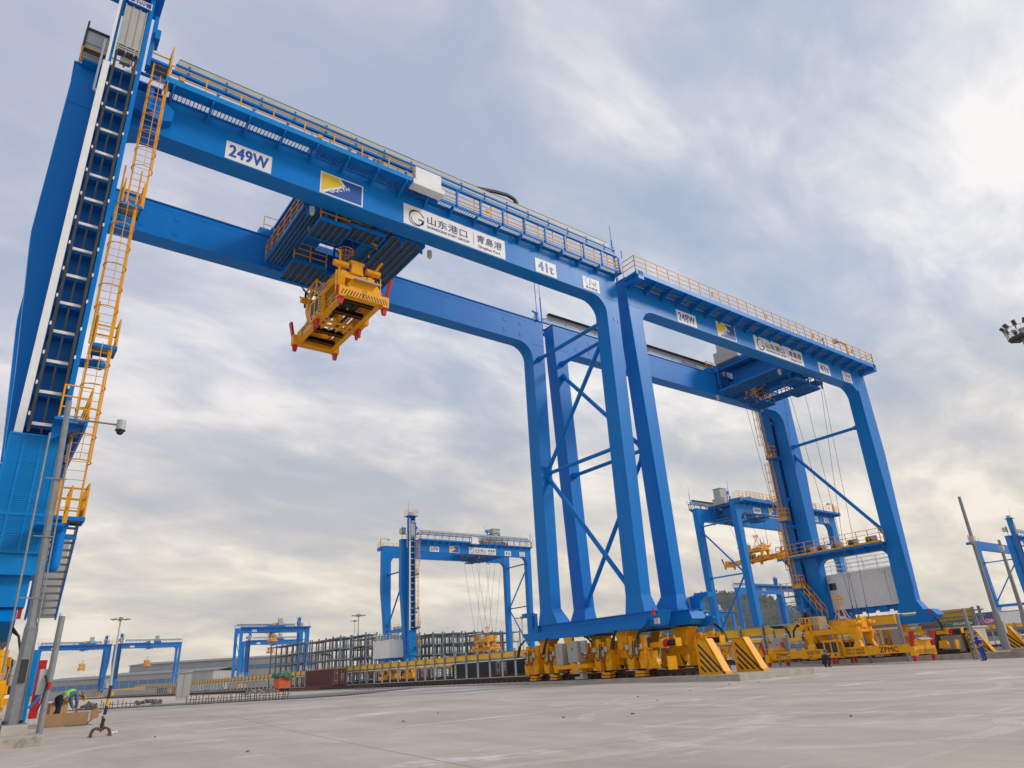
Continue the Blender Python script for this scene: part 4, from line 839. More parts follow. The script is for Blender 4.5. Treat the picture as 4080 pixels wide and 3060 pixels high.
        s.build('lettering', 'black', t)
    # head block
    h = MB()
    for sy in (-1, 1):
        for sx in (-1, 1):
            h.tap((sx*.85-.2, sx*.85+.2, sy*1.95-.35, sy*1.95+.35), 1.05, (sx*.75-.14, sx*.75+.14, sy*1.95-.18, sy*1.95+.18), 1.55); h.tap((sx*.75-.14, sx*.75+.14, sy*1.95-.18, sy*1.95+.18), 1.55, (sx*.8-.16, sx*.8+.16, sy*1.9-.42, sy*1.9+.42), 2.15)
        h.box(-1.0, 1.0, sy*1.95-.2, sy*1.95+.2, 2.1, 2.45); h.tube((-1.25, sy*2.2, 2.75), (-.5, sy*2.2, 2.75), .17, 14); h.tube((.5, sy*2.2, 2.75), (1.25, sy*2.2, 2.75), .17, 14)
        h.prism([(-.34, 2.4), (.34, 2.4), (.28, 2.95), (.38, 3.0), (.38, 3.15), (-.38, 3.15), (-.38, 3.0), (-.28, 2.95)], 'y', sy*2.15-.1, sy*2.15+.1)
        for sx in (-1, 1): h.bar((sx*.8, sy*2.0, 2.5), (sx*1.15, sy*2.7, 3.2), .10); h.bar((sx*.9, sy*2.2, 2.55), (sx*.8, sy*1.5, 3.05), .10)
    for sx in (-1, 1): h.prism([(-2.2, 2.45), (2.2, 2.45), (2.2, 2.2), (1.5, 2.08), (-1.5, 2.08), (-2.2, 2.2)], 'x', sx*.72-.13, sx*.72+.13)
    h.tube((0, -.6, 2.45), (0, -.6, 2.62), .9, 20); h.tube((0, -.6, 2.62), (0, -.6, 2.95), .42, 4, .08)
    ho = h.build('head_block', 'yel', t, bevel=.015)
    h = MB(); h.box(-.55, .35, 1.0 if LH > 4 else .9, 1.7, 2.5, 3.45); h.build('control_cabinet', 'cab', ho, bevel=.02)
    h = MB(); rail_run(h, [(-.95, .8, 2.45), (-.95, 2.4, 2.45), (.95, 2.4, 2.45)], .95, (1., .5), .7, .04); h.bar((-.95, .8, 3.4), (-.95, -.2, 2.5), .06)
    for k in range(4): h.bar((1.12, -2.6, 1.1+k*.3), (1.12, -2.25, 1.1+k*.3), .03)
    for y in (-2.6, -2.25): h.bar((1.12, y, .9), (1.12, y, 2.3), .04); 
    for y in (-2.6, -2.25): h.bar((-1.12, y, .9), (-1.12, y, 2.3), .04)
    for k in range(4): h.bar((-1.12, -2.6, 1.1+k*.3), (-1.12, -2.25, 1.1+k*.3), .03)
    h.build('guard_frame', 'yel', ho)
    if cage:
        h = MB()
        for z, r in ((4.75, .42), (4.55, .42), (2.9, .75)): h.arc((0, -.6, z), r, .03, 'z', 0, 2*math.pi, 12)
        for k in range(10): a = k*.628; h.bar((.42*math.cos(a), -.6+.42*math.sin(a), 4.75), (.16*math.cos(a), -.6+.16*math.sin(a), 3.95), .025)
        for k in range(6): a = k*1.047; h.bar((.16*math.cos(a), -.6+.16*math.sin(a), 3.95), (.75*math.cos(a), -.6+.75*math.sin(a), 2.6), .035)
        h.build('cable_basket', 'yrail', ho)
    h = MB()
    for sx in (-1, 1): h.box(sx*.25-.15, sx*.25+.15, -2.2, -1.0, .85, 1.3); h.tube((sx*.35, -2.0, .95), (sx*.35, 2.0, .95), .09, 10)
    h.box(-.5, -.1, 1.2, 1.9, 1.1, 1.55); h.build('hydraulic_unit', 'dark', t)
    if ropes:
        h = MB(); hk = MB(); rz = 3.05
        for (dx, dy, ox, oy) in ((-.8, -2.2, -2.6, -2.2), (-.6, -1.9, 1.3, -2.8), (.8, -2.2, 2.8, -2.0), (.6, -1.6, -1.0, -2.6), (-.8, 2.2, -2.6, 2.2), (-.6, 1.9, 1.3, 2.8), (.8, 2.2, 2.8, 2.0), (.6, 1.6, -1.0, 2.6)):
            p = Vector((dx, dy, rz)); q = Vector((ox, oy, rope_to)); h.tube(p, q, .016 if rope_to < 30 and rope_to > 10 else .014, 5); m_ = (q-p).normalized(); hk.tube(p, p+m_*.45, .045, 6); hk.ico(p+m_*.5, .07, 6); hk.tube(p+m_*.55, p+m_*.9, .035, 6)
        h.build('hoist_rope', 'dark', t); hk.build('rope_socket', 'dark', t)
    return t
T1 = trolley('crane_trolley', 'blue trolley with yellow railings under the nearest girder, above the hanging spreader'); T1.location = (12.3, 29.92, 0)
S1 = spreader('container_spreader', 'yellow retracted spreader hanging in the air under the nearest crane', 3.0, 22.6-17.55, cage=True); S1.location = (12.15, 29.9, 17.55)
index()
S2 = spreader('container_spreader', 'long yellow spreader lettered ZPMC standing on the paving behind a crouching man', 5.95, 22.3, cage=True); S2.location = (52.25, 28.75, .06); S2.rotation_euler = (0, 0, -R(5.5))
index()
T2 = copy_tree(T1); T2.location = (52.0, 29.6, 0); T2.rotation_euler = (0, 0, math.pi); tag(T2, 'blue trolley with yellow railings under the girders of the right-hand 248W crane')
T3 = copy_tree(T1); T3.location = (80.9, 116.7, 0); tag(T3, 'trolley on top of the 247W crane further back')
S3 = copy_tree(S1, skip=('hoist_rope', 'rope_socket')); S3.location = (80.9, 116.7, 4.4); S3.rotation_euler = (0, 0, 0); tag(S3, 'yellow spreader on long ropes inside the 247W crane, above the rail guard')
h = MB()
for (dx, dy, ox, oy) in ((-.8, -2.2, -3.2, -2.2), (-.6, -1.9, 1.3, -2.8), (.8, -2.2, 3.4, -2.0), (.6, -1.6, -1.0, -2.6), (-.8, 2.2, -3.2, 2.2), (-.6, 1.9, 1.3, 2.8), (.8, 2.2, 3.4, 2.0), (.6, 1.6, -1.0, 2.6)): h.tube((dx, dy, 3.05), (ox, oy, 18.0), .022, 5)
h.build('hoist_rope', 'dark', S3)
T4 = copy_tree(T1); T4.location = (101.5, 68.3, 0); T4.rotation_euler = (0, 0, math.pi); tag(T4, 'trolley at the left end of the 246W crane behind the right-hand crane')
S4 = copy_tree(S2, skip=('hoist_rope',)); S4.location = (103.5, 68.3, 15.0); tag(S4, 'yellow spreader lettered ZPMC hanging in the 246W crane beside the caged ladder')
h = MB()
for dx, dy in ((-.8, -2.2), (.8, -2.2), (-.8, 2.2), (.8, 2.2)): h.tube((dx, dy, 3.), (dx*2.5-1, dy, 7.4), .025, 5)
h.build('hoist_rope', 'dark', S4)
FS = ('lettering', 'warning_stripe', 'hydraulic_unit', 'rope_socket', 'guide_plate', 'lock_opening', 'hoist_rope', 'railing')
for (tx, ty, sx_, sz, lt, ls) in ((46.5, 414, 46.0, 12.6, 'leftmost tiny far trolley on the leftmost distant crane', 'leftmost tiny yellow spreader hanging below a distant crane'), (75.6, 412, 74.4, 13.2, 'far trolley on the second distant crane from the left', 'tiny yellow spreader hanging below the second distant crane from the left'), (106.5, 317, 106, 18.2, 'far trolley on top of the distant crane left of the steel racks', 'distant yellow spreader just under the girder of the crane left of the racks'), (140, 413, 137.5, 17.4, 'tiny far trolley seen between the legs of the crane left of the racks', 'tiny yellow spreader seen between the legs of the crane left of the racks'), (330, 251, 330, 5.5, 'hazy trolley on the crane in front of the wooded hill', 'hazy yellow spreader low in the crane in front of the hill')):
    T = copy_tree(T1, skip=FS, depth=1); T.location = (tx, ty, 0); tag(T, lt)
    if sx_:
        S = copy_tree(S1, skip=FS, depth=2); S.location = (sx_, ty, sz); tag(S, ls)

# ------------------------------------------------------------------ near camera pole on the plinth
t = thing('camera_pole', 'grey steel camera pole rising from the plinth at the left edge, arm with dome camera', 'camera pole', (1.20, 22.35, .5))
b = MB()
def oct_(x0, z0, r0, x1, z1, r1):
    n = 8; vs = []
    for (x, z, r) in ((x0, z0, r0), (x1, z1, r1)):
        for i in range(n): a = math.pi/8+i*math.pi/4; vs.append((x+r*math.cos(a), r*math.sin(a), z))
    b.add(vs, [(i, (i+1) % n, n+(i+1) % n, n+i) for i in range(n)]); b.add(vs[n:], [tuple(range(n))])
oct_(0, 0, .19, 0, 2.25, .165); oct_(0, 2.25, .165, -.02, 2.42, .115); oct_(-.02, 2.42, .115, -.22, 8.55, .075)
b.box(-.3, .3, -.3, .3, 0, .03); b.build('pole_shaft', 'grey', t)
b = MB(); b.box(-.08, .08, -.20, -.17, .95, 1.5); b.build('inspection_door', 'dark', t)
b = MB(); b.tube((-.42, -.1, 1.2), (-.52, -.1, 7.5), .03, 6); b.tube((.16, -.1, .1), (.02, -.1, 7.3), .022, 6)
for z in (3.0, 4.6, 6.2): b.bar((-.4, -.1, z), (.1, -.1, z), .03)
b.build('conduit_pipe', 'grey', t)
b = MB(); b.bar((-.16, 0, 8.10), (.10, 0, 8.10), .035); b.bar((-.16, 0, 7.93), (.10, 0, 7.93), .035); b.tube((.06, -.02, 8.03), (.2, -.02, 8.02), .09, 10, .04); b.tube((.1, -.02, 8.02), (1.1, -.02, 8.03), .03, 8); b.build('arm', 'grey', t)
b = MB(); b.tube((1.2, -.02, 8.18), (1.2, -.02, 7.88), .13, 18); c = b.build('dome_camera', 'lgrey', t)
b = MB(); b.tube((1.2, -.02, 7.88), (1.2, -.02, 7.85), .14, 18); b.ico((1.2, -.02, 7.83), .105, 14); b.build('dome_lens', 'black', c)
b = MB()
for sx in (-1, 1): b.cb((sx*.2, -.1, .06), (.04, .14, .1))
b.build('anchor_bolt', 'dark', t)
# rusty service post with hoses
t = thing('service_post', 'round weathered steel post with white top beside the plinth end, leaning cable on it', 'post', (1.78, 22.0, .1))
b = MB(); b.tube((0, 0, 0), (.02, 0, 2.92), .075, 14); b.build('post_shaft', 'grey', t)
b = MB(); b.tube((.02, 0, 2.92), (.02, 0, 2.99), .078, 14); b.build('post_cap', 'white', t)
b = MB(); b.cb((-.1, .1, 1.35), (.26, .15, .6)); b.build('meter_box', 'lgrey', t, bevel=.02)
b = MB(); b.path([(-.1, 0, 1.5), (-.04, -.1, 1.3), (-.08, -.1, .9), (-.14, -.05, .7)], .018); b.build('cable', 'rubber', t)
b = MB(); b.tube((.02, -.08, 1.34), (.02, -.08, 1.18), .05, 10); b.build('red_lamp', 'red', t)
t = thing('fire_cabinet', 'blue steel upright with dark red fire equipment between the pole and the post', 'cabinet', (1.40, 22.9, .5))
b = MB(); b.box(-.12, .10, -.1, .1, 0, 1.75); b.bar((.12, 0, .35), (.42, 0, .8), .06); b.bar((.42, 0, .8), (.44, 0, 1.1), .06); b.build('upright', 'blue2', t)
b = MB(); b.box(.16, .34, .05, .2, .1, 1.5); b.build('red_box', 'red', t)
# right-hand poles
for (x, y, z, hgt, lab) in ((56.1, 19.35, .46, 10.45, 'tall grey pole with camera standing between the two right-hand buffers'), (61.9, 19.6, .3, 7.85, 'second grey pole at the right edge with camera on a short arm')):
    t = thing('camera_pole', lab, 'camera pole', (x, y, z), group='grey poles on the right')
    b = MB(); oct_(0, 0, .26, 0, 2.3, .22); oct_(0, 2.3, .22, 0, 2.5, .15); oct_(0, 2.5, .15, .12, hgt, .10); b.box(-.36, .36, -.36, .36, 0, .04)
    for a in range(4): b.prism([(.2, .0), (.34, .0), (.2, .5)], 'y', -.01, .01)
    b.build('pole_shaft', 'grey', t)
    zc = 7.35 if hgt > 9 else 7.2
    b = MB(); b.cb((-.22, -.1, zc), (.34, .3, .34)); b.ico((-.22, -.1, zc-.2), .13); b.tube((-.1, 0, zc+.1), (.1, 0, zc+.1), .05); c = b.build('dome_camera', 'lgrey', t)
    b = MB(); b.box(-.12, .14, -.32, -.22, 1.0, 1.75); b.box(.2, .34, -.2, .1, 1.1, 1.7)
    b.build('junction_box', 'cab', t)
    b = MB(); b.tube((-.16, -.1, .1), (-.14, -.1, hgt*.85), .03, 6)
    for z2 in (3.5, 5.2, 7): b.bar((-.2, -.1, z2), (.2, -.1, z2), .03)
    b.build('conduit_pipe', 'grey', t)
# floodlight tower basket at the right edge
t = thing('light_mast', 'round floodlight platform on a high mast, cut by the right edge', 'light mast', (82.2, 17.75, 0))
b = MB(); b.tube((0, 0, 0), (0, 0, 31), .42, 14, .22); b.build('mast_shaft', 'grey', t)
b = MB(); b.tube((0, 0, 30.0), (0, 0, 30.12), 1.35, 20)
for k in range(10): a = k*.628; b.bar((0, 0, 29.95), (1.35*math.cos(a), 1.35*math.sin(a), 29.98), .08)
b.build('platform_disc', 'dark', t)
b = MB()
for z in (31.1, 30.6): b.arc((0, 0, z), 1.5 if z > 31 else 1.42, .03, 'z', 0, 2*math.pi, 22)
for k in range(22): a = k*2*math.pi/22; b.bar((1.35*math.cos(a), 1.35*math.sin(a), 30), (1.5*math.cos(a), 1.5*math.sin(a), 31.1), .03)
b.build('basket_railing', 'lgrey', t)
for k in range(10):
    a = k*.628; b = MB(); x, y = 1.5*math.cos(a), 1.5*math.sin(a); b.bar((x*.95, y*.95, 30.7), (x, y, 31.3), .1); b.bar((x*.85, y*.85, 31.15), (x*1.1, y*1.1, 31.6), .34, .26); b.build('floodlight', 'dark', t)
for (x, y, h_, lab) in ((34.6, 240, 21.6, 'slim high light mast above the two small left-hand cranes'), (171, 375, 31.5, 'slim light mast seen through the crane left of the racks'), (115.5, 250, 23.3, 'slim light mast above the left part of the steel racks'), (170, 220, 19.5, 'slim light mast between the right legs of the 247W crane and the nearest crane')):
    t = thing('light_mast', lab, 'light mast', (x, y, 0), group='distant light masts')
    b = MB(); b.tube((0, 0, 0), (0, 0, h_), .38, 10, .2); b.build('mast_shaft', 'lgrey', t)
    b = MB()
    for k in range(8): a = k*.785; b.bar((0, 0, h_-.1), (2.3*math.cos(a), 2.3*math.sin(a), h_), .12); b.cb((2.3*math.cos(a), 2.3*math.sin(a), h_), (.7, .7, .3))
    b.tube((0, 0, h_-.5), (0, 0, h_+.6), .5, 10); b.build('lamp_head', 'grey', t)

# ------------------------------------------------------------------ containers
CONT = {'maroon': (.12, .018, .02), 'dnavy': (.018, .022, .04), 'cblue': (.03, .05, .16), 'green': (.01, .12, .06), 'olive': (.22, .17, .05), 'magenta': (.52, .03, .26), 'cred': (.50, .03, .03), 'brick': (.24, .05, .04), 'wine': (.10, .015, .03), 'cwhite': (.6, .6, .58), 'cpink': (.42, .05, .12)}
for k, v in CONT.items(): M[k] = mat('container_'+k, v, .6, var=.15, nscale=1.2, stain=((.12, .08, .06), .62, .5))
def container(x, y, z, m, label, L=12.19, W=2.44, H=2.59, word=None, wm='sign', group=None, rz=0, wpos=.5, ww=.5, wh=.5, name='shipping_container'):
    t = thing(name, label, 'container', (x, y, z), rz, group)
    b = MB(); yy = -L/2+.2
    b.box(-W/2+.05, W/2-.05, -L/2+.06, L/2-.06, .12, H-.06)
    while yy < L/2-.3:
        for sx in (-1, 1): b.tap((sx*(W/2-.05)-.03, sx*(W/2-.05)+.03, yy, yy+.14), .18, (sx*(W/2-.05)-.03, sx*(W/2-.05)+.03, yy, yy+.14), H-.14)
        yy += .28
    for sx in (-1, 1):
        b.box(sx*(W/2-.06)-.06, sx*(W/2-.06)+.06, -L/2, L/2, 0, .16); b.box(sx*(W/2-.04)-.04, sx*(W/2-.04)+.04, -L/2, L/2, H-.12, H)
        for sy in (-1, 1): b.box(sx*(W/2-.07)-.08, sx*(W/2-.07)+.08, sy*(L/2-.07)-.08, sy*(L/2-.07)+.08, 0, H)
    bo = b.build('container_body', m, t)
    d = MB()
    for sx in (-1, 1): d.box(min(sx*.02, sx*(W/2-.14)), max(sx*.02, sx*(W/2-.14)), -L/2+.0, -L/2+.05, .16, H-.12)
    d.build('door', m, t)
    d = MB()
    for x_ in (-.85, -.35, .35, .85): d.tube((x_, -L/2-.03, .15), (x_, -L/2-.03, H-.12), .022, 6)
    for x_ in (-.6, .6): d.box(x_-.16, x_+.16, -L/2-.03, -L/2-.005, .85, .92)
    for k in range(5): d.box(.15+.03*k, .85, -L/2-.012, -L/2-.005, 1.1+.19*k, 1.16+.19*k)
    d.box(-.62, -.44, -L/2-.012, -L/2-.005, 1.9, 2.1)
    d.build('lock_rod', 'lgrey', t)
    if word:
        s = MB(); letter(s, word, (-W/2-.02, L/2-L*wpos, H*.5), L*ww, H*wh, (0, -1, 0), (0, 0, 1), .03); s.build('lettering', wm, bo)
    return t
container(51.8, 125.2, .28, 'maroon', 'dark maroon container with closed doors in front of the yellow rail guard', H=2.75)
container(66.8, 98.5, .3, 'dnavy', 'dark navy container behind the rail guard posts', L=12.19)
container(72.3, 94.0, .3, 'dnavy', 'dark container end with white lock rods left of the nearest bogies', L=12.19)
X0 = 376.; tier = 2.59; y_ = lambda v: v*3.76
gs = 'container stack on the right'
def stk(x, yc, k, m, lab, **kw): return container(x, yc, .3+k*tier, m, lab, group=gs, **kw)
ya = 132.2                                   # centre of the magenta box column
stk(X0, ya, 4, 'cblue', 'dark blue container on top of the magenta one'); stk(X0, ya, 3, 'magenta', 'magenta container lettered ONE in the right-hand stack', word='ONE', wpos=.56, ww=.5, wh=.55); stk(X0, ya, 2, 'brick', 'brick red container under the magenta one'); stk(X0, ya, 1, 'wine', 'wine red container low under the magenta one')
stk(X0, ya+13.0, 4, 'maroon', 'maroon container left of the dark blue top one'); stk(X0, ya+13., 3, 'green', 'green container lettered AGREE', word='AGREE', wpos=.58, ww=.7, wh=.45); stk(X0, ya+13., 2, 'wine', 'wine red container under the green AGREE one')
stk(X0, ya+26., 3, 'maroon', 'maroon container at the left end of the right-hand stack, upper'); stk(X0, ya+26., 2, 'maroon', 'maroon container at the left end of the right-hand stack, lower'); stk(X0+5, ya+39., 3, 'cwhite', 'pale container top behind the left end of the right-hand stack')
stk(X0, ya-13., 3, 'cred', 'bright red container lettered HMM beside the magenta one', word='HMM', wm='navy', wpos=.62, ww=.4, wh=.35); stk(X0, ya-13., 2, 'cpink', 'crimson container with small white lettering below the HMM one', word='DN', wpos=.2, ww=.12, wh=.35); stk(X0, ya-13., 1, 'wine', 'wine container low under the HMM one')
stk(X0+8, ya-7.5, 4, 'green', 'dark green container end right of the dark blue top one'); stk(X0+11, ya-8.5, 4, 'olive', 'olive container end on top of the stack, right of the green one'); stk(X0+16, ya-10., 4, 'maroon', 'maroon container end behind the olive one at the far right')
stk(X0-3, ya+26, 1, 'green', 'green container low at the left foot of the stack'); stk(X0, ya+39, 2, 'wine', 'wine container behind the legs of the 248W crane'); stk(X0, ya+39, 1, 'cblue', 'blue container behind the bogies of the 248W crane')
k = 0
for (x, y, m, lab) in ((88, 330, 'cwhite', 'white container in the far row left, nearest the blue crane legs'), (84, 345, 'cwhite', 'second white container in the far left row'), (80, 362, 'cred', 'small red container far left behind the bending man'), (77, 380, 'dnavy', 'small dark container far left behind the bending man'), (92, 318, 'cwhite', 'pale container far left beside the start of the rail guard'), (100, 180, 'wine', 'dark red container far behind the posts of the rail guard'), (98, 195, 'dnavy', 'far dark container behind the posts of the rail guard'), (86, 250, 'cwhite', 'far pale container behind the left posts of the rail guard')):
    container(x, y, .3, m, lab)
    k += 1

# ------------------------------------------------------------------ steel racks behind the 247W crane
def rack(x, y, w, l, hgt, n, label):
    t = thing('reefer_rack', label, 'steel rack', (x, y, 0), group='grey steel racks')
    b = MB(); ny = max(2, int(l/4.2))
    for i in range(ny+1):
        for sx in (0, w): b.box(sx-.16, sx+.16, l*i/ny-.16, l*i/ny+.16, 0, hgt+.6)
    b.build('rack_post', 'rack', t)
    b = MB()
    for k in range(n+1):
        z = .9+k*(hgt-.9)/n
        for sx in (0, w): b.box(sx-.12, sx+.12, 0, l, z-.16, z+.16)
        for i in range(ny+1): b.box(0, w, l*i/ny-.1, l*i/ny+.1, z-.14, z+.14)
        b.box(.15, w-.15, 0, l, z-.04, z+.04)
    b.build('rack_beam', 'rack', t)
    b = MB()
    for k in range(n):
        z = .9+k*(hgt-.9)/n
        for sx in (0, w):
            for q in (.5, 1.0): b.bar((sx, 0, z+q), (sx, l, z+q), .05)
        for i in range(ny*3): b.bar((0, l*i/(ny*3), z), (0, l*i/(ny*3), z+1.), .05)
        for i in range(ny*2): b.bar((w, l*(i+.5)/(ny*2), z), (w, l*(i+.5)/(ny*2), z+hgt/n), .16) if (i+k) % 3 else None
    b.build('rack_railing', 'grey', t)
    return t
zs = [(76.5, 176, 11.3), (76.5, 205, 11.8), (84.5, 178, 12.0), (92, 180, 11.9), (99.5, 181, 12.0), (107, 181, 12.0), (114.5, 182, 12.2), (122, 182, 12.3), (129.5, 183, 12.2), (137, 183, 12.2)]
names_ = ['front left', 'rear left', 'second from the left', 'third from the left', 'fourth from the left', 'fifth from the left', 'fifth from the right', 'third from the right', 'second from the right', 'rightmost']
for (x, y, h_), nm in zip(zs, names_): rack(x, y, 3.2, 24, h_, 4, 'open grey steel rack, %s in the row behind the 247W crane' % nm)

# ------------------------------------------------------------------ warehouses
M['clad'] = mat('pale_cladding', (.40, .385, .36), .7, var=.06, nscale=.1); M['cladb'] = mat('blue_cladding', (.09, .19, .36), .7, var=.08, nscale=.1); M['roof'] = mat('grey_roof', (.20, .21, .22), .8, var=.1)
def warehouse(pts, hgt, bands, label, depth=60):
    (x0, y0), (x1, y1) = pts; t = thing('warehouse', label, 'warehouse', (x0, y0, 0)); ln = math.hypot(x1-x0, y1-y0); t.rotation_euler.z = math.atan2(y1-y0, x1-x0)
    b = MB(); b.box(0, ln, 0, depth, 0, hgt); wl = b.build('wall', 'clad', t)
    b = MB()
    for (a, c, z0, z1) in bands: b.box(a*ln, c*ln, -.3, 0, z0, z1)
    b.build('blue_band', 'cladb', wl)
    b = MB(); b.prism([(-1, hgt), (depth/2, hgt+2.5), (depth+1, hgt), (depth+1, hgt+.5), (depth/2, hgt+3.1), (-1, hgt+.5)], 'x', -1, ln+1); b.build('roof', 'roof', t)
    b = MB()
    for k in range(1, 12): b.box(ln*k/12-.2, ln*k/12+.2, -.4, -.3, 0, hgt)
    b.build('downpipe', 'clad', wl); return t
warehouse(((50, 690), (120, 640)), 13, [(0, 1, 6, 9.5)], 'low pale warehouse with a thin blue band at the far left')
warehouse(((112, 690), (240, 600)), 22.5, [(0, 1, 14.5, 18), (.55, .62, 9, 14.5)], 'taller pale warehouse with a blue band behind the distant cranes')
warehouse(((84, 625), (150, 575)), 13.5, [(0, .62, 7, 10), (.1, .3, 3, 7)], 'pale warehouse with a stepped blue band in front of the taller one')
# ------------------------------------------------------------------ small yard things
t = thing('yard_cabinet', 'narrow upright grey-green cabinet with lean-to lid standing alone left of the maroon container', 'cabinet', (15.9, 70.2, .22), R(-8))
b = MB(); b.box(-.52, .52, -.4, .4, .35, 2.25); b.build('cabinet_body', 'cab', t, bevel=.01)
b = MB(); b.hexa([(-.62, -.5, 2.25), (.62, -.5, 2.3), (.62, .5, 2.3), (-.62, .5, 2.25), (-.62, -.5, 2.3), (.62, -.5, 2.42), (.62, .5, 2.42), (-.62, .5, 2.3)]); b.build('lid', 'lgrey', t)
b = MB(); b.box(-.48, .48, -.36, .36, 0, .35); b.build('base', 'conc2', t)
b = MB(); b.box(-.07, -.05, -.41, -.4, .4, 2.2); b.build('door_gap', 'dark', t)
t = thing('orange_cabinet', 'orange distribution box on legs covered by a crumpled green tarp', 'cabinet', (28.6, 81.2, .3), R(12))
b = MB(); b.box(-.72, .72, -.5, .5, .35, 1.75); b.build('box_body', 'orange', t, bevel=.02)
b = MB()
for sx in (-.66, .66):
    for sy in (-.45, .45): b.bar((sx, sy, 0), (sx, sy, .4), .09)
b.box(-.75, .75, -.55, .55, .05, .12); b.build('stand', 'orange', t)
b = MB(); n = 14; vs = []; fs = []
for j in range(n):
    for i in range(n):
        x = -1.0+2.0*i/(n-1); y = -.8+1.6*j/(n-1); e = max(abs(x)/1.0, abs(y)/.8); vs.append((x+random.uniform(-.05, .05), y+random.uniform(-.05, .05), 1.82+random.uniform(-.04, .12)+.25*math.sin(x*3)*math.cos(y*4)*.5-max(0, e-.66)*1.3*random.uniform(.6, 1.3)))
for j in range(n-1):
    for i in range(n-1): fs.append((j*n+i, j*n+i+1, (j+1)*n+i+1, (j+1)*n+i))
b.add(vs, fs); tp = b.build('tarp', 'green', t); sdm = tp.modifiers.new('thick', 'SOLIDIFY'); sdm.thickness = .02
# stanchion
t = thing('barrier_stanchion', 'black and yellow barrier post on four bent rusty feet standing on the paving', 'barrier post', (3.14, 22.15, .08))
b = MB(); b.tube((0, 0, .16), (.03, 0, .42), .042, 12); b.tube((.03, 0, .50), (.05, 0, .72), .04, 12); b.tube((.055, 0, .86), (.07, 0, 1.2), .036, 12); b.build('post_shaft', 'black', t)
b = MB(); b.tube((.05, 0, .70), (.06, 0, .88), .040, 12); b.build('yellow_band', 'yrail', t)
b = MB()
for sy in (-.14, .14):
    for sx in (-1, 1): b.path([(0, sy*.2, .17), (sx*.10, sy, .20), (sx*.18, sy, .16), (sx*.21, sy, .08), (sx*.22, sy*1.1, 0)], .022, 8); b.tube((sx*.22, sy*1.1, 0), (sx*.22, sy*1.1, .012), .045, 8)
b.tube((0, 0, .1), (.0, 0, .48), .026, 10); b.tube((0, 0, .14), (0, 0, .17), .09, 12); b.bar((.0, 0, .35), (.12, .12, .17), .01); b.bar((0, 0, .35), (-.12, -.12, .17), .01); b.build('foot', 'rebar', t)
b = MB(); b.ico((0, 0, .04), .06, 8, .5); b.ico((.12, .02, .03), .05, 8, .6); b.ico((.2, .05, .04), .04, 7, .8); o = b.build('crumpled_bag', 'white', loc=(3.42, 22.9, .08)); tag(o, 'small crumpled white bag lying behind the barrier post', 'bag')
# cardboard boxes
t = thing('cardboard_box', 'long flattened open cardboard box on the ground in front of the bending man', 'box', (3.22, 30.0, .155), R(-4))
b = MB(); b.box(-.75, .55, -.3, -.28, 0, .40); b.box(-.75, .55, .28, .3, 0, .40); b.box(-.75, .55, -.3, .3, 0, .02); b.box(.53, .55, -.3, .3, 0, .40); b.box(-.75, -.73, -.3, .3, 0, .4); b.build('carton', 'card', t)
b = MB(); b.hexa([(.55, -.3, .02), (.57, -.3, .02), (.57, .3, .02), (.55, .3, .02), (.93, -.3, .40), (.95, -.3, .40), (.95, .3, .40), (.93, .3, .40)]); b.hexa([(.60, -.32, .10), (.88, -.32, .22), (.88, -.30, .22), (.60, -.30, .10), (.60, -.32, .42), (.82, -.32, .52), (.82, -.30, .52), (.60, -.30, .42)]); b.build('flap', 'card', t)
b = MB(); b.box(-.3, .45, -.55, .3, .0, .012); o = b.build('green_sheet', 'green', loc=(3.4, 29.8, .15)); tag(o, 'thin green plastic sheet under the cardboard box', 'plastic sheet')
t = thing('cardboard_box', 'smaller upright cardboard box behind the legs of the bending man', 'box', (3.0, 32.6, .175), R(20))
b = MB(); b.box(-.3, .3, -.3, .3, 0, .72); b.build('carton', 'card', t)
b = MB(); b.hexa([(-.3, -.3, .70), (.3, -.3, .70), (.3, -.28, .70), (-.3, -.28, .70), (-.3, -.55, .80), (.3, -.55, .80), (.3, -.53, .82), (-.3, -.53, .82)]); b.build('flap', 'card', t)
# edge of the paving: exposed strip with rebar and rubble
b = MB(); b.add([(4.4, 58, .285), (8.4, 51.5, .28), (11.5, 47, .27), (15.8, 42, .262), (18.3, 41, .262), (26.9, 47, .285), (26.9, 300, .33), (-6, 300, .33), (-6, 62, .29)], [(0, 1, 2, 3, 4, 5)]); tag(b.build('bare_earth_strip', 'rubble'), kind='structure')
def rebars(pts, n, lab, hh=.5):
    a, c = Vector(pts[0]), Vector(pts[1]); b = MB()
    for k in range(n):
        p = a.lerp(c, (k+random.uniform(-.2, .2))/n); p.z = gz(p.x, p.y); b.bar(p, p+Vector((random.uniform(-.05, .05), 0, hh*random.uniform(.6, 1.1))), .035)
    b.bar(a+Vector((0, 0, gz(a.x, a.y)+hh*.5)), c+Vector((0, 0, gz(c.x, c.y)+hh*.5)), .03); o = b.build('starter_bars', 'rebar'); tag(o, lab, 'rebar')
rebars([(7.2, 52.6, 0), (9.0, 50.4, 0)], 9, 'short row of rusty starter bars left of the upright cabinet'); rebars([(11.0, 47.2, 0), (15.6, 42.6, 0)], 34, 'long row of rusty starter bars beside the upright cabinet', .55)
rebars([(26.7, 66, 0), (26.75, 74, 0)], 20, 'row of starter bars in front of the maroon container', .4); rebars([(26.5, 54, 0), (26.6, 58, 0)], 14, 'nearest short row of rusty starter bars on the paving', .35)
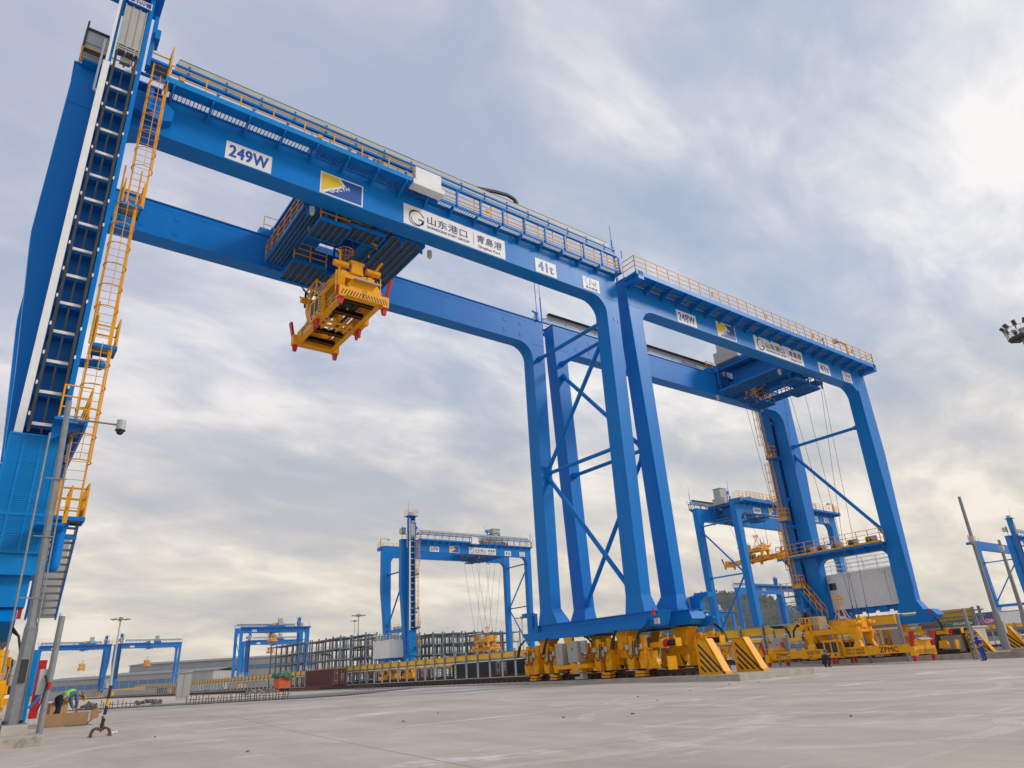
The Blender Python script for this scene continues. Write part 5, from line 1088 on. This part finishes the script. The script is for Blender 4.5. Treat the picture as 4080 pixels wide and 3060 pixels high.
def heap(x, y, r, lab, m='rubble', n=26):
    b = MB()
    for k in range(n):
        a = random.uniform(0, 6.28); d = r*random.random(); s_ = random.uniform(.06, .2); p = Vector((d*math.cos(a), d*math.sin(a), s_*.4+max(0, (r-d))*.22)); q = p+Vector((random.uniform(-.3, .3), random.uniform(-.3, .3), random.uniform(-.05, .2))); b.bar(p, q, s_)
    o = b.build('rubble_pile', m, loc=(x, y, gz(x, y))); tag(o, lab, 'rubble')
heap(23.2, 73, 1.3, 'heap of grey steel offcuts left of the orange box', 'grey', 40); heap(7, 55, 1.0, 'low heap of dark rubble behind the barrier post'); heap(25.8, 77, 1.2, 'brown rubble heap next to the orange box'); heap(11, 58, .9, 'small rubble heap left of the upright cabinet')
# pale works cabin right of the crane bogies
t = thing('power_container', 'pale grey steel shelter with open front behind the man in blue coveralls', 'shelter', (61.7, 24.6, .3), 0)
b = MB(); b.box(-1.2, 1.2, -1.9, -1.75, 0, 1.75); b.box(-1.2, 1.2, 1.3, 1.45, 0, 1.75); b.box(1.1, 1.2, -1.9, 1.45, 0, 1.75); b.box(-1.4, 1.3, -2.0, 1.6, 1.72, 1.85); b.build('shelter_shell', 'rack' if 0 else 'lgrey', t, bevel=.02)
b = MB(); b.box(-1.1, -.7, -.9, .6, .1, 1.3); b.build('inner_cabinet', 'cab', t)
b = MB(); b.cb((-1.5, -2.2, 1.15), (.08, .42, .75)); o = b.build('control_panel', 'white', t); b = MB(); b.box(-1.55, -1.54, -2.3, -2.1, 1.3, 1.42); b.box(-1.56, -1.54, -2.28, -2.14, 1.0, 1.14); b.build('panel_window', 'dark', o)
# loose bits on the paving
for k in range(14):
    x = random.uniform(3, 26); y = random.uniform(5, 20); b = MB(); b.bar((0, 0, .01), (random.uniform(-.06, .06), random.uniform(.02, .07), .015), .03); o = b.build('stone_chip', 'rubble', loc=(x, y, gz(x, y))); tag(o, 'small dark stone chip lying on the bare paving', 'stone', 'stone chips on the paving')
# hills
def hill_mat():
    global N, L
    m = bpy.data.materials.new('wooded_hillside'); m.use_nodes = True; N0, L0 = N, L; N = m.node_tree.nodes; L = m.node_tree.links; b = N['Principled BSDF']; t = N.new('ShaderNodeTexCoord')
    k = N.new('ShaderNodeTexNoise'); k.inputs['Scale'].default_value = .06; k.inputs['Detail'].default_value = 9; k.inputs['Roughness'].default_value = .75; L.new(t.outputs['Object'], k.inputs['Vector'])
    L.new(ramp(k.outputs[0], [(.35, (.025, .035, .03)), (.55, (.05, .065, .045)), (.7, (.11, .095, .075))]), b.inputs['Base Color']); b.inputs['Roughness'].default_value = .95; N, L = N0, L0; return m
M['hill'] = hill_mat()
def hill(cx_, cy_, rx, ry, hh, seed, rot=0):
    rnd = random.Random(seed); n = 60; ph = [rnd.uniform(0, 6.28) for _ in range(8)]; b = MB(); vs = []
    for j in range(n):
        for i in range(n):
            u = -1+2*i/(n-1); v = -1+2*j/(n-1); d = math.sqrt(u*u+v*v); e = max(0, 1-d)**1.0; e = sm(min(1, e*1.35))
            w_ = 1+.12*math.sin(4*u+ph[0])+.10*math.sin(6*v+ph[1])+.06*math.sin(11*u+ph[2])*math.cos(9*v+ph[3])
            x, y = u*rx, v*ry; vs.append((x*math.cos(rot)-y*math.sin(rot), x*math.sin(rot)+y*math.cos(rot), hh*e*w_-1+rnd.uniform(-.6, 1.2)*(1 if e > .02 else 0)))
    b.add(vs, [(j*n+i, j*n+i+1, (j+1)*n+i+1, (j+1)*n+i) for j in range(n-1) for i in range(n-1)], True); tag(b.build('hill', 'hill', loc=(cx_, cy_, 0)), kind='structure')
hill(900, 675, 230, 190, 72, 3, R(-53)); hill(960, 560, 300, 150, 46, 5, R(-50))
# far-off wood on the hills: one mass of small crowns
rnd = random.Random(4); dg = bpy.context.evaluated_depsgraph_get(); tb = MB()
for ob in [o for o in bpy.data.objects if o.name.startswith('hill')]:
    for v in ob.data.vertices:
        if v.co.z > 14:
            for _ in range(2):
                x = ob.location.x+v.co.x+rnd.uniform(-4, 4); y = ob.location.y+v.co.y+rnd.uniform(-4, 4); z = v.co.z+rnd.uniform(0, 1); r_ = rnd.uniform(1.2, 3.0)
                tb.add([(x-r_, y-r_*.6, z), (x+r_*.9, y-r_*.5, z), (x+r_*.2, y+r_, z), (x+rnd.uniform(-1, 1), y+rnd.uniform(-1, 1), z+r_*rnd.uniform(1, 1.7))], [(0, 1, 3), (1, 2, 3), (2, 0, 3)])
tag(tb.build('distant_wood', 'hill'), kind='stuff')

# ------------------------------------------------------------------ people
def skinmesh(name, chains, m, parent, lvl=1):
    """chains: lists of (point, radius); first point of every later chain that repeats an earlier point is merged"""
    pts = []; rad = []; ed = []; key = {}
    for ch in chains:
        prev = None
        for p, r_ in ch:
            k = tuple(round(c, 3) for c in p)
            if k not in key: key[k] = len(pts); pts.append(p); rad.append(r_)
            i = key[k]
            if prev is not None and prev != i: ed.append((prev, i))
            prev = i
    me = bpy.data.meshes.new(name); me.from_pydata(pts, ed, []); me.update(); o = bpy.data.objects.new(name, me); COL.objects.link(o); o.parent = parent
    me.materials.append(M[m]); sk = o.modifiers.new('skin', 'SKIN'); sk.use_smooth_shade = True
    for i, sv in enumerate(me.skin_vertices[0].data): sv.radius = (rad[i], rad[i]) if not isinstance(rad[i], tuple) else rad[i]; sv.use_root = (i == 0)
    if lvl: ss = o.modifiers.new('sub', 'SUBSURF'); ss.levels = lvl; ss.render_levels = lvl
    return o
def person(label, loc, rz, J, jac, tro, hel, vest=None, boot='black'):
    """J: joint dict pel, che, nec, hea, and l/r sho elb wri hip kne ank toe"""
    t = thing('person', label, 'person', loc, rz); V_ = Vector
    J = {k: V_(v) for k, v in J.items()}
    ch = [[(J['pel'], .12), (J['pel'].lerp(J['che'], .5), .115), (J['che'], .13), (J['nec'], .055), (J['nec'].lerp(J['hea'], .55), .06), (J['hea'], .088), (J['hea']+(J['hea']-J['nec']).normalized()*.08, .075)]]
    for s in 'lr':
        ch.append([(J['che'], .13), (J[s+'sho'], .065), (J[s+'sho'].lerp(J[s+'elb'], .5), .052), (J[s+'elb'], .042), (J[s+'wri'], .028)])
        d = (J[s+'wri']-J[s+'elb']).normalized(); side = d.cross(V_((0, 0, 1))); side = side.normalized() if side.length > .1 else V_((1, 0, 0)); palm = J[s+'wri']+d*.07
        ch.append([(J[s+'wri'], .028), (palm, .03)])
        for f in range(4):
            o_ = side*(-.03+.02*f); q = palm+d*.03+o_; e1 = q+d*(.035-.004*abs(f-1.5)); e2 = e1+d*.02+V_((0, 0, -.02)); ch.append([(palm, .03), (q, .011), (e1, .010), (e2, .008)])
        ch.append([(J[s+'wri'].lerp(palm, .4), .02), (J[s+'wri'].lerp(palm, .7)+side*.05, .012), (palm+side*.055+d*.03, .009)])
        ch.append([(J['pel'], .12), (J[s+'hip'], .085), (J[s+'hip'].lerp(J[s+'kne'], .5), .07), (J[s+'kne'], .052), (J[s+'kne'].lerp(J[s+'ank'], .4), .05), (J[s+'ank'], .035), (J[s+'toe'], .03)])
    skinmesh('body', ch, 'skin', t)
    g_ = 1.32
    jc = [[(J['pel'].lerp(J['che'], -.05), (.155, .135)), (J['pel'].lerp(J['che'], .5), (.165, .14)), (J['che'], (.175, .145)), (J['nec'].lerp(J['che'], .35), .10)]]
    for s in 'lr': jc.append([(J['che'], (.175, .145)), (J[s+'sho'], .09), (J[s+'sho'].lerp(J[s+'elb'], .5), .074), (J[s+'elb'], .064), (J[s+'elb'].lerp(J[s+'wri'], .93), .048)])
    skinmesh('jacket', jc, jac, t)
    tc_ = [[(J['pel'].lerp(J['che'], .12), .135), (J['pel'], .15)]]
    for s in 'lr': tc_.append([(J['pel'], .15), (J[s+'hip'], .112), (J[s+'hip'].lerp(J[s+'kne'], .5), .098), (J[s+'kne'], .082), (J[s+'kne'].lerp(J[s+'ank'], .5), .078), (J[s+'kne'].lerp(J[s+'ank'], .95), .07)])
    skinmesh('trousers', tc_, tro, t)
    for s in 'lr': skinmesh('boot', [[(J[s+'ank']+V_((0, 0, .08)), .055), (J[s+'ank'], .055), (J[s+'ank'].lerp(J[s+'toe'], .6), .05), (J[s+'toe']+(J[s+'toe']-J[s+'ank']).normalized()*.05, .04)]], boot, t)
    up = (J['hea']-J['nec']).normalized(); fw = J.get('face', V_((0, 1, 0))).normalized()
    b = MB(); c = J['hea']+up*.055; n = 14; u = fw; v = up.cross(fw).normalized(); vs = []; fs = []
    for i in range(6):
        a = i/5*math.pi/2; r_ = .135*math.cos(a)+.001; z = .125*math.sin(a)
        for j in range(n): q = 2*math.pi*j/n; vs.append(c+(u*1.12*math.cos(q)+v*math.sin(q))*r_+up*z)
    for i in range(5):
        for j in range(n): fs.append((i*n+j, i*n+(j+1) % n, (i+1)*n+(j+1) % n, (i+1)*n+j))
    b.add(vs, fs, True); br = [c+u*.12+v*s2*.09 for s2 in (-1, 1)]; b.hexa([c+u*.10-v*.10, c+u*.10+v*.10, c+u*.21+v*.06-up*.01, c+u*.21-v*.06-up*.01, c+u*.10-v*.10+up*.015, c+u*.10+v*.10+up*.015, c+u*.21+v*.06, c+u*.21-v*.06]); b.build('helmet', hel, t)
    b = MB(); hc = J['hea']; b.add([hc+u*.085+v*.02-up*.02, hc+u*.085-v*.02-up*.02, hc+u*.12-up*.03, hc+u*.088+up*.02], [(0, 1, 2), (0, 2, 3), (1, 3, 2)])
    for s2 in (-1, 1): e = hc+v*s2*.088-up*.01; b.hexa([e-u*.02-up*.03, e+u*.02-up*.03, e+u*.02+up*.03, e-u*.02+up*.03, e-u*.02-up*.03+v*s2*.012, e+u*.02-up*.03+v*s2*.012, e+u*.02+up*.03+v*s2*.012, e-u*.02+up*.03+v*s2*.012])
    b.build('face_features', 'skin', t)
    b = MB()
    for s2 in (-1, 1): b.bar(hc+u*.082+v*s2*.034+up*.012, hc+u*.090+v*s2*.034+up*.012, .022, .012)
    b.bar(hc+u*.080-v*.025-up*.055, hc+u*.080+v*.025-up*.055, .008); b.build('eyes_and_mouth', 'dark', t)
    if vest: skinmesh('vest', [[(J['pel'].lerp(J['che'], .18), (.185, .155)), (J['pel'].lerp(J['che'], .6), (.190, .160)), (J['che'], (.192, .162)), (J['che'].lerp(J['nec'], .55), .13)]], vest, t)
    return t
J1 = dict(pel=(0, -.02, .88), che=(0, .40, 1.04), nec=(0, .60, 1.03), hea=(0, .74, .95), face=(0, .5, -.85), lsho=(-.17, .45, 1.02), rsho=(.17, .45, 1.02), lelb=(-.18, .52, .74), relb=(.19, .50, .76), lwri=(-.10, .60, .50), rwri=(.12, .58, .52),
          lhip=(-.10, -.03, .84), rhip=(.10, -.03, .84), lkne=(-.14, .10, .46), rkne=(.13, -.12, .46), lank=(-.15, -.02, .07), rank=(.14, -.38, .07), ltoe=(-.15, .15, .03), rtoe=(.14, -.2, .03))
p = person('person in a yellow helmet and bright green vest bending over a cardboard box', (2.95, 30.9, .17), R(-62), J1, 'denim', 'navycloth', 'helm_y', 'vest')
for ch in list(p.children):
    if ch.name.startswith('vest'):
        b = MB(); 
J2 = dict(pel=(0, -.12, .30), che=(0, .06, .66), nec=(0, .14, .80), hea=(0, .19, .90), face=(0, .8, -.5), lsho=(-.17, .08, .70), rsho=(.17, .08, .70), lelb=(-.22, .26, .48), relb=(.22, .26, .48), lwri=(-.1, .46, .42), rwri=(.1, .46, .42),
          lhip=(-.10, -.10, .28), rhip=(.10, -.10, .28), lkne=(-.14, .34, .42), rkne=(.14, .36, .40), lank=(-.13, .06, .06), rank=(.13, .10, .06), ltoe=(-.14, .24, .03), rtoe=(.14, .28, .03))
person('person in dark navy work clothes and blue helmet crouching in front of the ground spreader', (44.8, 26.0, gz(44.8, 26)), R(-100), J2, 'navycloth', 'navycloth', 'helm_b')
J3 = dict(pel=(0, 0, .92), che=(0, .03, 1.32), nec=(0, .06, 1.47), hea=(0, .10, 1.60), face=(0, .9, -.35), lsho=(-.19, .03, 1.38), rsho=(.19, .03, 1.38), lelb=(-.24, .10, 1.08), relb=(.22, .16, 1.10), lwri=(-.10, .36, 1.12), rwri=(.12, .38, 1.06),
          lhip=(-.10, 0, .88), rhip=(.10, 0, .88), lkne=(-.12, .03, .48), rkne=(.12, .02, .48), lank=(-.13, -.02, .07), rank=(.13, .0, .07), ltoe=(-.15, .15, .03), rtoe=(.15, .16, .03))
p3 = person('person in bright blue coveralls and blue helmet standing with a rod before a striped buffer', (52.2, 19.4, gz(52.2, 19.4)), R(-15), J3, 'bluecloth', 'bluecloth', 'helm_b')
b = MB(); b.arc((0, .02, 1.28), .178, .022, 'z', 0, 6.28, 16, 4); b.build('reflective_band', 'sign', p3)
t = thing('measuring_rod', 'brown wooden rod with a pointed tip held upright by the man in blue coveralls', 'rod', (52.0, 19.95, gz(52.0, 19.95)))
b = MB(); b.tube((0, 0, 0), (0, 0, .2), .008, 8, .045); b.tube((0, 0, .2), (-.02, 0, 1.30), .045, 8, .05); b.build('rod_shaft', 'wood', t)
b = MB(); b.cb((-.02, 0, 1.38), (.12, .08, .26)); b.arc((-.02, 0, 1.55), .06, .012, 'y', 0, 5, 8); b.build('instrument', 'green', t)
J4 = dict(J3); J4.update(lelb=(-.3, .2, 1.2), lwri=(-.25, .42, 1.3), lkne=(-.12, .25, .55), lank=(-.13, .12, .15), ltoe=(-.14, .3, .12))
person('person in dark navy clothes and blue helmet standing atop the ground spreader', (52.6, 31.4, 2.5), R(-140), J4, 'navycloth', 'navycloth', 'helm_b')
person('person in a dark jacket working behind the railing on top of the nearest crane', (9.9, 27.6, 24.9), R(150), J3, 'navycloth', 'navycloth', 'helm_y')

# ------------------------------------------------------------------ thin sea haze over the yard
hm = bpy.data.materials.new('sea_haze'); hm.use_nodes = True; hn = hm.node_tree.nodes; hl = hm.node_tree.links; hn.remove(hn['Principled BSDF'])
pv = hn.new('ShaderNodeVolumePrincipled'); pv.inputs['Color'].default_value = (.86, .87, .88, 1); pv.inputs['Density'].default_value = .00016; pv.inputs['Anisotropy'].default_value = .2; hl.new(pv.outputs[0], hn['Material Output'].inputs['Volume']); M['haze'] = hm
b = MB(); b.box(-700, 1500, -350, 1300, -3, 90); tag(b.build('haze', 'haze'), kind='stuff')
